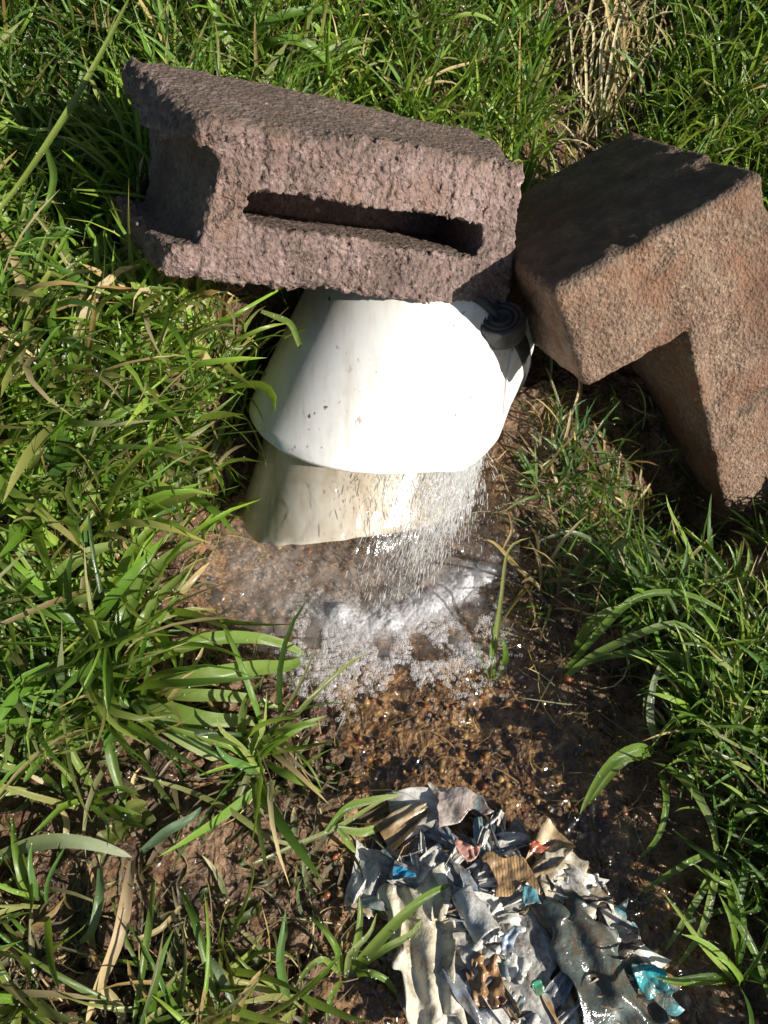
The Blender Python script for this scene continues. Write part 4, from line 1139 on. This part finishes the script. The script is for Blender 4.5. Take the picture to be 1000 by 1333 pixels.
for (px, py, lab) in ((745, 620, 'thin dark grass clump in the hollow of the corner block'), (700, 640, 'thin grass clump between pipe and corner block'), (800, 700, 'grass clump at the shaded foot of the corner block'), (700, 760, 'reddish-brown thin clump in the shade right of the pool')):
    tuft(lab, px, py, 8, .12, .0055, GREENS[[0, 4, 5]] if px != 700 or py < 700 else STRAW[2:4] * .7, 'thin clumps in the shade')
for (px, py, lab) in ((20, 130, 'dark grass clump in the shadow left of the slotted block'), (85, 230, 'grass clump under the long jointed stem'), (30, 330, 'grass clump at the left edge under the long stem'), (110, 310, 'grass clump touching the lower left end of the slotted block')):
    tuft(lab, px, py, 12, .15, .009, GREENS, 'grass clumps beside the slotted block')

# ------------------------------------------------------------------ litter heap
HC = np.array([.145, .085])
def heap_z(x, y):
    d = np.sqrt(((x - HC[0] - .35 * (HC[1] - y) * .5) / .135) ** 2 + ((y - HC[1]) / .155) ** 2)
    return water_z(y) + .004 + .014 * np.maximum(0, 1 - d ** 2) + .006 * vnoise(x * 30, y * 30, 0 * x, 121)
def sheet(name, label, cat, corners, mat, crum=.010, nu=44, nv=44, seed=0, lift=0.0, ripple=None, group=None, ragged=.006, th=.0007):
    """crumpled sheet over the heap; corners = 4 pixel points"""
    c = [w2(*q) for q in corners]
    u_, v_ = np.meshgrid(np.linspace(0, 1, nu), np.linspace(0, 1, nv), indexing='ij')
    XY = sum(k[..., None] * np.array(p) for k, p in (((1 - u_) * (1 - v_), c[0]), (u_ * (1 - v_), c[1]), (u_ * v_, c[2]), ((1 - u_) * v_, c[3])))
    X, Y = XY[..., 0], XY[..., 1]
    edge = np.minimum(np.minimum(u_, 1 - u_), np.minimum(v_, 1 - v_))
    rg = ragged * sstep(.25, 0, edge)
    X = X + rg * 2.2 * vnoise(X * 60, Y * 60, 0 * X + seed, 200 + seed); Y = Y + rg * 2.2 * vnoise(X * 60 + 9, Y * 60, 0 * X + seed, 201 + seed)
    fr = 1 / max(.03, np.linalg.norm(np.array(c[0]) - np.array(c[2])))
    ridge0 = (1 - np.abs(vnoise(X * fr * 3.1 + seed, Y * fr * 3.1, 0 * X, 210 + seed))) ** 2 * 1.0 + .6 * (1 - np.abs(vnoise(X * fr * 7 + seed, Y * fr * 7, 0 * X, 220 + seed))) ** 2 + .25 * (1 - np.abs(vnoise(X * fr * 15, Y * fr * 15, 0 * X, 230 + seed)))
    cr_ = np.random.default_rng(500 + seed); ridge = .25 * (ridge0 - .6)
    for k_ in range(9):
        a_ = cr_.random() * 3.14; f_ = fr * (1.1 + .55 * k_); ph = cr_.random() * 9
        w_ = (X * math.cos(a_) + Y * math.sin(a_)) * f_ + ph + .25 * vnoise(X * fr * 2, Y * fr * 2, 0 * X + k_, 240 + seed)
        ridge = ridge + (np.abs((w_ % 1) * 2 - 1) - .5) * 1.5 / (1.3 + .5 * k_) * np.clip(.5 + vnoise(X * fr * 1.7, Y * fr * 1.7, 0 * X + k_, 260 + k_), 0, 1)
    Z = heap_z(X, Y) + lift + crum * .6 * ridge
    if ripple: Z = Z + ripple[1] * np.sin((u_ * math.cos(ripple[2]) + v_ * math.sin(ripple[2])) * ripple[0] * 6.28 + 1.5 * vnoise(u_ * 3, v_ * 3, 0 * u_, seed))
    P = np.stack([X, Y, Z], -1).reshape(-1, 3)
    o = mesh_np(name, P, grid_faces(nu, nv), mat, origin=(float(X.mean()), float(Y.mean()), float(Z.mean())))
    so = o.modifiers.new('thickness', 'SOLIDIFY'); so.thickness = th
    tag(o, label, cat, group); return o
CR, WH, GY, DK = (.60, .53, .39), (.62, .60, .54), (.36, .36, .33), (.045, .052, .048)
TEAL, BLUE, ORG, RED, BRN, PNK = (.03, .25, .30), (.02, .13, .42), (.55, .26, .05), (.45, .08, .04), (.26, .14, .06), (.60, .34, .28)
sheet('plastic_sheet', 'large cream plastic sheet folded lengthwise in the litter beside the green tuft', 'plastic sheet', [(488, 1160), (585, 1140), (600, 1335), (540, 1350)], film('cream_film', [(.42, .36, .22), CR, (.72, .68, .54), WH], .25, 9), .006, 60, 60, 1, .016, (2.3, .004, .1))
sheet('plastic_sheet', 'dark green-grey plastic film with pale folds running down the litter heap', 'plastic sheet', [(690, 1185), (760, 1165), (880, 1330), (770, 1350)], film('dark_film', [(.5, .5, .44), (.09, .12, .11), DK, (.13, .16, .15), (.46, .46, .40)], .2, 13), .008, 60, 60, 2, .018, (1.6, .006, .3))
sheet('plastic_sheet', 'pinkish film with a teal edge sticking out at the top of the litter', 'plastic sheet', [(555, 1030), (585, 1020), (640, 1062), (580, 1078)], film('pink_film', [TEAL, (.62, .50, .44), (.66, .58, .50), WH], .2, 16), .006, 36, 30, 3, .016)
sheet('plastic_sheet', 'pale creased film spread on the upper right of the litter heap', 'plastic sheet', [(705, 1120), (745, 1112), (790, 1185), (715, 1195)], film('pale_film', [(.40, .34, .22), CR, WH], .25, 13), .007, 40, 40, 4, .014)
sheet('plastic_sheet', 'cream film with orange and teal print along the right edge of the litter', 'plastic sheet', [(775, 1175), (815, 1175), (900, 1320), (845, 1340)], film('printed_film', [CR, ORG, WH, TEAL, CR, ORG], .25, 15), .008, 50, 40, 5, .010)
sheet('paper_scrap', 'brown printed wrapper with dark lines near the top of the litter', 'wrapper', [(630, 1115), (675, 1105), (692, 1155), (645, 1165)], film('brown_print', [(.40, .24, .10), (.50, .33, .16), (.30, .16, .07)], .35, 18, .05, 90, (95, (.20, .11, .05))), .005, 32, 32, 6, .020)
sheet('paper_scrap', 'crumpled brown wad in the middle of the litter heap', 'wrapper', [(605, 1245), (645, 1240), (655, 1300), (612, 1310)], film('brown_wad', [BRN, (.36, .20, .09), (.12, .07, .04)], .3, 20), .012, 32, 32, 7, .016)
sheet('plastic_sheet', 'grey-blue see-through film crumpled down the middle of the litter', 'plastic sheet', [(640, 1175), (700, 1180), (740, 1345), (650, 1350)], film('grey_film', [GY, WH, (.26, .26, .25), (.56, .54, .48), (.08, .09, .10)], .15, 22), .013, 56, 56, 8, .010)
sheet('plastic_sheet', 'dirty white film buried under the left side of the litter', 'plastic sheet', [(450, 1140), (560, 1105), (640, 1180), (500, 1200)], film('dirty_film', [(.20, .15, .10), GY, (.50, .46, .38), WH], .25, 18), .010, 48, 40, 9, .002)
sheet('plastic_sheet', 'soiled grey film spread under the whole litter heap', 'plastic sheet', [(520, 1080), (690, 1080), (880, 1345), (520, 1355)], film('soiled_film', [(.10, .08, .06), GY, (.20, .16, .11), (.46, .44, .38), DK], .25, 26), .010, 80, 80, 10, -.004)
sheet('plastic_scrap', 'bright blue torn plastic scrap at the left of the litter heap', 'plastic scrap', [(508, 1135), (530, 1128), (535, 1148), (512, 1152)], film('blue_film', [(.02, .20, .42), (.03, .32, .52)], .2), .004, 18, 18, 11, .022)
sheet('plastic_scrap', 'small turquoise plastic scrap lying alone on the bottom left mud', 'plastic scrap', [(248, 1284), (262, 1280), (268, 1300), (252, 1306)], film('turquoise_film', [(.02, .30, .40), (.05, .45, .50)], .2), .004, 14, 14, 12, .012)
sheet('plastic_scrap', 'teal film strip near the brown printed wrapper', 'plastic scrap', [(668, 1170), (690, 1162), (694, 1182), (675, 1190)], film('teal_film', [TEAL, (.30, .45, .48)], .2), .005, 18, 18, 13, .024)
sheet('plastic_scrap', 'green scrap in the middle of the grey film', 'plastic scrap', [(682, 1275), (702, 1270), (704, 1288), (686, 1290)], film('green_film', [(.04, .22, .12), (.10, .35, .22)], .2), .004, 14, 14, 14, .026)
sheet('plastic_scrap', 'rusty red scrap beside the top of the brown wrapper', 'plastic scrap', [(678, 1100), (702, 1105), (706, 1120), (682, 1118)], film('red_film', [RED, (.40, .18, .10)], .3), .005, 16, 16, 15, .022)
sheet('plastic_scrap', 'salmon pink scrap left of the brown wrapper', 'plastic scrap', [(600, 1098), (622, 1100), (620, 1128), (604, 1122)], film('salmon_film', [PNK, (.5, .22, .16)], .3), .005, 16, 16, 16, .022)
sheet('plastic_scrap', 'long teal and orange strip on the right flank of the litter', 'plastic scrap', [(828, 1252), (846, 1250), (862, 1292), (850, 1298)], film('stripe_film', [TEAL, (.04, .40, .44), ORG], .2, 20), .004, 22, 16, 17, .022)
sheet('plastic_scrap', 'blue-tinted strip over the grey film', 'plastic scrap', [(640, 1225), (665, 1215), (672, 1240), (648, 1250)], film('bluetint_film', [(.16, .30, .46), WH], .15, 30), .006, 20, 20, 18, .026)
# rolled grey tube of film
cu = [w2(588, 1178), w2(625, 1165), w2(630, 1200), w2(600, 1220)]
nu, nv = 20, 26
cen = np.mean(cu, 0); V = []
ax_ = np.array([.45, -.75, 0.15]); ax_ /= np.linalg.norm(ax_); s1 = np.cross(ax_, [0, 0, 1]); s1 /= np.linalg.norm(s1); s2 = np.cross(s1, ax_)
for i in range(nu):
    for j in range(nv):
        t = -.022 + .05 * i / (nu - 1); a_ = 5.4 * j / (nv - 1); r = .010 + .0012 * a_ + .004 * i / nu + .001 * math.sin(3 * a_ + i * .5)
        V.append(np.array([cen[0], cen[1], float(heap_z(*cen)) + .030]) + ax_ * t + r * (math.cos(a_) * s1 + math.sin(a_) * s2))
roll = mesh_np('plastic_roll', np.array(V), grid_faces(nu, nv), film('roll_film', [(.45, .46, .45), (.62, .62, .60), GY], .2, 20), origin=(float(cen[0]), float(cen[1]), .03))
roll.modifiers.new('thickness', 'SOLIDIFY').thickness = .0008
tag(roll, 'rolled-up grey plastic curl at the top of the cream sheet', 'plastic roll')
# shreds: several kinds, each a thing
kinds = [('grey', [GY, WH, (.2, .2, .2)]), ('white', [WH, (.72, .70, .64), GY]), ('tan', [CR, (.40, .28, .15), BRN]), ('slate blue', [(.08, .11, .15), (.26, .30, .34), WH]), ('black', [DK, (.02, .02, .022), (.10, .10, .10)]), ('teal-stained', [TEAL, GY, WH])]
km = [film(k.replace(' ', '_').replace('-', '_') + '_shred', c, .2, 40) for k, c in kinds]
protos = []
for q in range(7):
    nu = 15
    u_, v_ = np.meshgrid(np.linspace(-1, 1, nu), np.linspace(-1, 1, nu), indexing='ij')
    rr = 1 + .16 * vnoise(u_ * 1.6, v_ * 1.6, 0 * u_ + q, 300 + q)
    X, Y = u_ * rr * .021, v_ * rr * (.006 + .004 * (q % 3)) * (1 - .35 * u_ * ((q % 2) * 2 - 1))
    pr = np.random.default_rng(700 + q); Z = 0 * u_
    for k_ in range(5):
        a_ = pr.normal(1.2, .6); Z = Z + (np.abs(((u_ * math.cos(a_) + v_ * math.sin(a_)) * (.6 + .45 * k_) + pr.random() * 5) % 1 * 2 - 1) - .5) * .010 / (1 + .7 * k_)
    Z = Z - .006 * u_ ** 2
    o = mesh_np('proto', np.stack([X, Y, Z], -1).reshape(-1, 3), grid_faces(nu, nu)); protos.append(o.data); bpy.data.objects.remove(o)
wts = [.26, .38, .12, .08, .07, .09]
hp = [(470, 1140), (540, 1050), (620, 1070), (700, 1095), (790, 1180), (900, 1335), (550, 1345)]
from mathutils.geometry import intersect_point_tri_2d
def in_poly(p, poly):
    c = False; j = len(poly) - 1
    for i in range(len(poly)):
        if (poly[i][1] > p[1]) != (poly[j][1] > p[1]) and p[0] < (poly[j][0] - poly[i][0]) * (p[1] - poly[i][1]) / (poly[j][1] - poly[i][1]) + poly[i][0]: c = not c
        j = i
    return c
rnd = random.Random(5); made = 0
REFS = [(540, 1240, 'large cream sheet'), (780, 1260, 'dark green-grey film'), (592, 1045, 'pinkish film'), (740, 1150, 'pale creased film'), (835, 1250, 'orange-printed film edge'), (660, 1135, 'brown printed wrapper'),
        (630, 1275, 'crumpled brown wad'), (690, 1230, 'grey-blue film'), (522, 1140, 'bright blue scrap'), (692, 1280, 'green scrap'), (690, 1110, 'rusty red scrap'), (611, 1112, 'salmon pink scrap'), (607, 1192, 'rolled-up grey curl'), (690, 1330, 'lower end of the grey film')]
dmesh = {}; used = set()
while made < 105:
    p = (rnd.uniform(450, 910), rnd.uniform(1040, 1345))
    if not in_poly(p, hp): continue
    if in_poly(p, [(495, 1165), (585, 1150), (600, 1335), (540, 1350)]) and rnd.random() < .85: continue
    if in_poly(p, [(700, 1190), (755, 1175), (860, 1320), (770, 1335)]) and rnd.random() < .75: continue
    k = rnd.choices(range(6), wts)[0]; q = rnd.randrange(7)
    s_ = .45 + .9 * rnd.random()
    ref = min(REFS, key=lambda r_: (r_[0] - p[0]) ** 2 + (r_[1] - p[1]) ** 2)
    dx_, dy_ = p[0] - ref[0], p[1] - ref[1]
    wh_ = ('right of' if dx_ > 0 else 'left of') if abs(dx_) > abs(dy_) else ('below' if dy_ > 0 else 'above')
    sz_ = 'tiny' if s_ < .7 else ('small' if s_ < 1.0 else 'larger')
    lab_ = f'{sz_} wet {kinds[k][0]} plastic shred {wh_} the {ref[2]}'
    if lab_ in used: continue
    used.add(lab_)
    if (k, q) not in dmesh:
        d_ = protos[q].copy(); d_.materials.append(km[k]); dmesh[(k, q)] = d_
    xy = w2(*p)
    o = bpy.data.objects.new('plastic_shred', dmesh[(k, q)]); link(o)
    o.location = (xy[0], xy[1], float(heap_z(*xy)) + .005 + .009 * rnd.random())
    o.scale = (s_ * 1.25, s_ * 1.25, s_ * (.4 + .5 * rnd.random())); o.rotation_euler = (rnd.gauss(0, .14), rnd.gauss(0, .14), rnd.random() * 6.28)
    tag(o, lab_, 'plastic shred', 'shreds in the litter heap'); made += 1

# dew
DW = np.concatenate(DEW); 
if len(DW) > 6000: DW = DW[rng.permutation(len(DW))[:6000]]
dew = blobs('dew_drops', IC, DW + np.array([0, 0, .0006]), .0004 + .0008 * rng.random(len(DW)) ** 2, M['drop'])
tag(dew, 'tiny dew drops and splashes clinging to the grass', 'dew', kind='stuff')
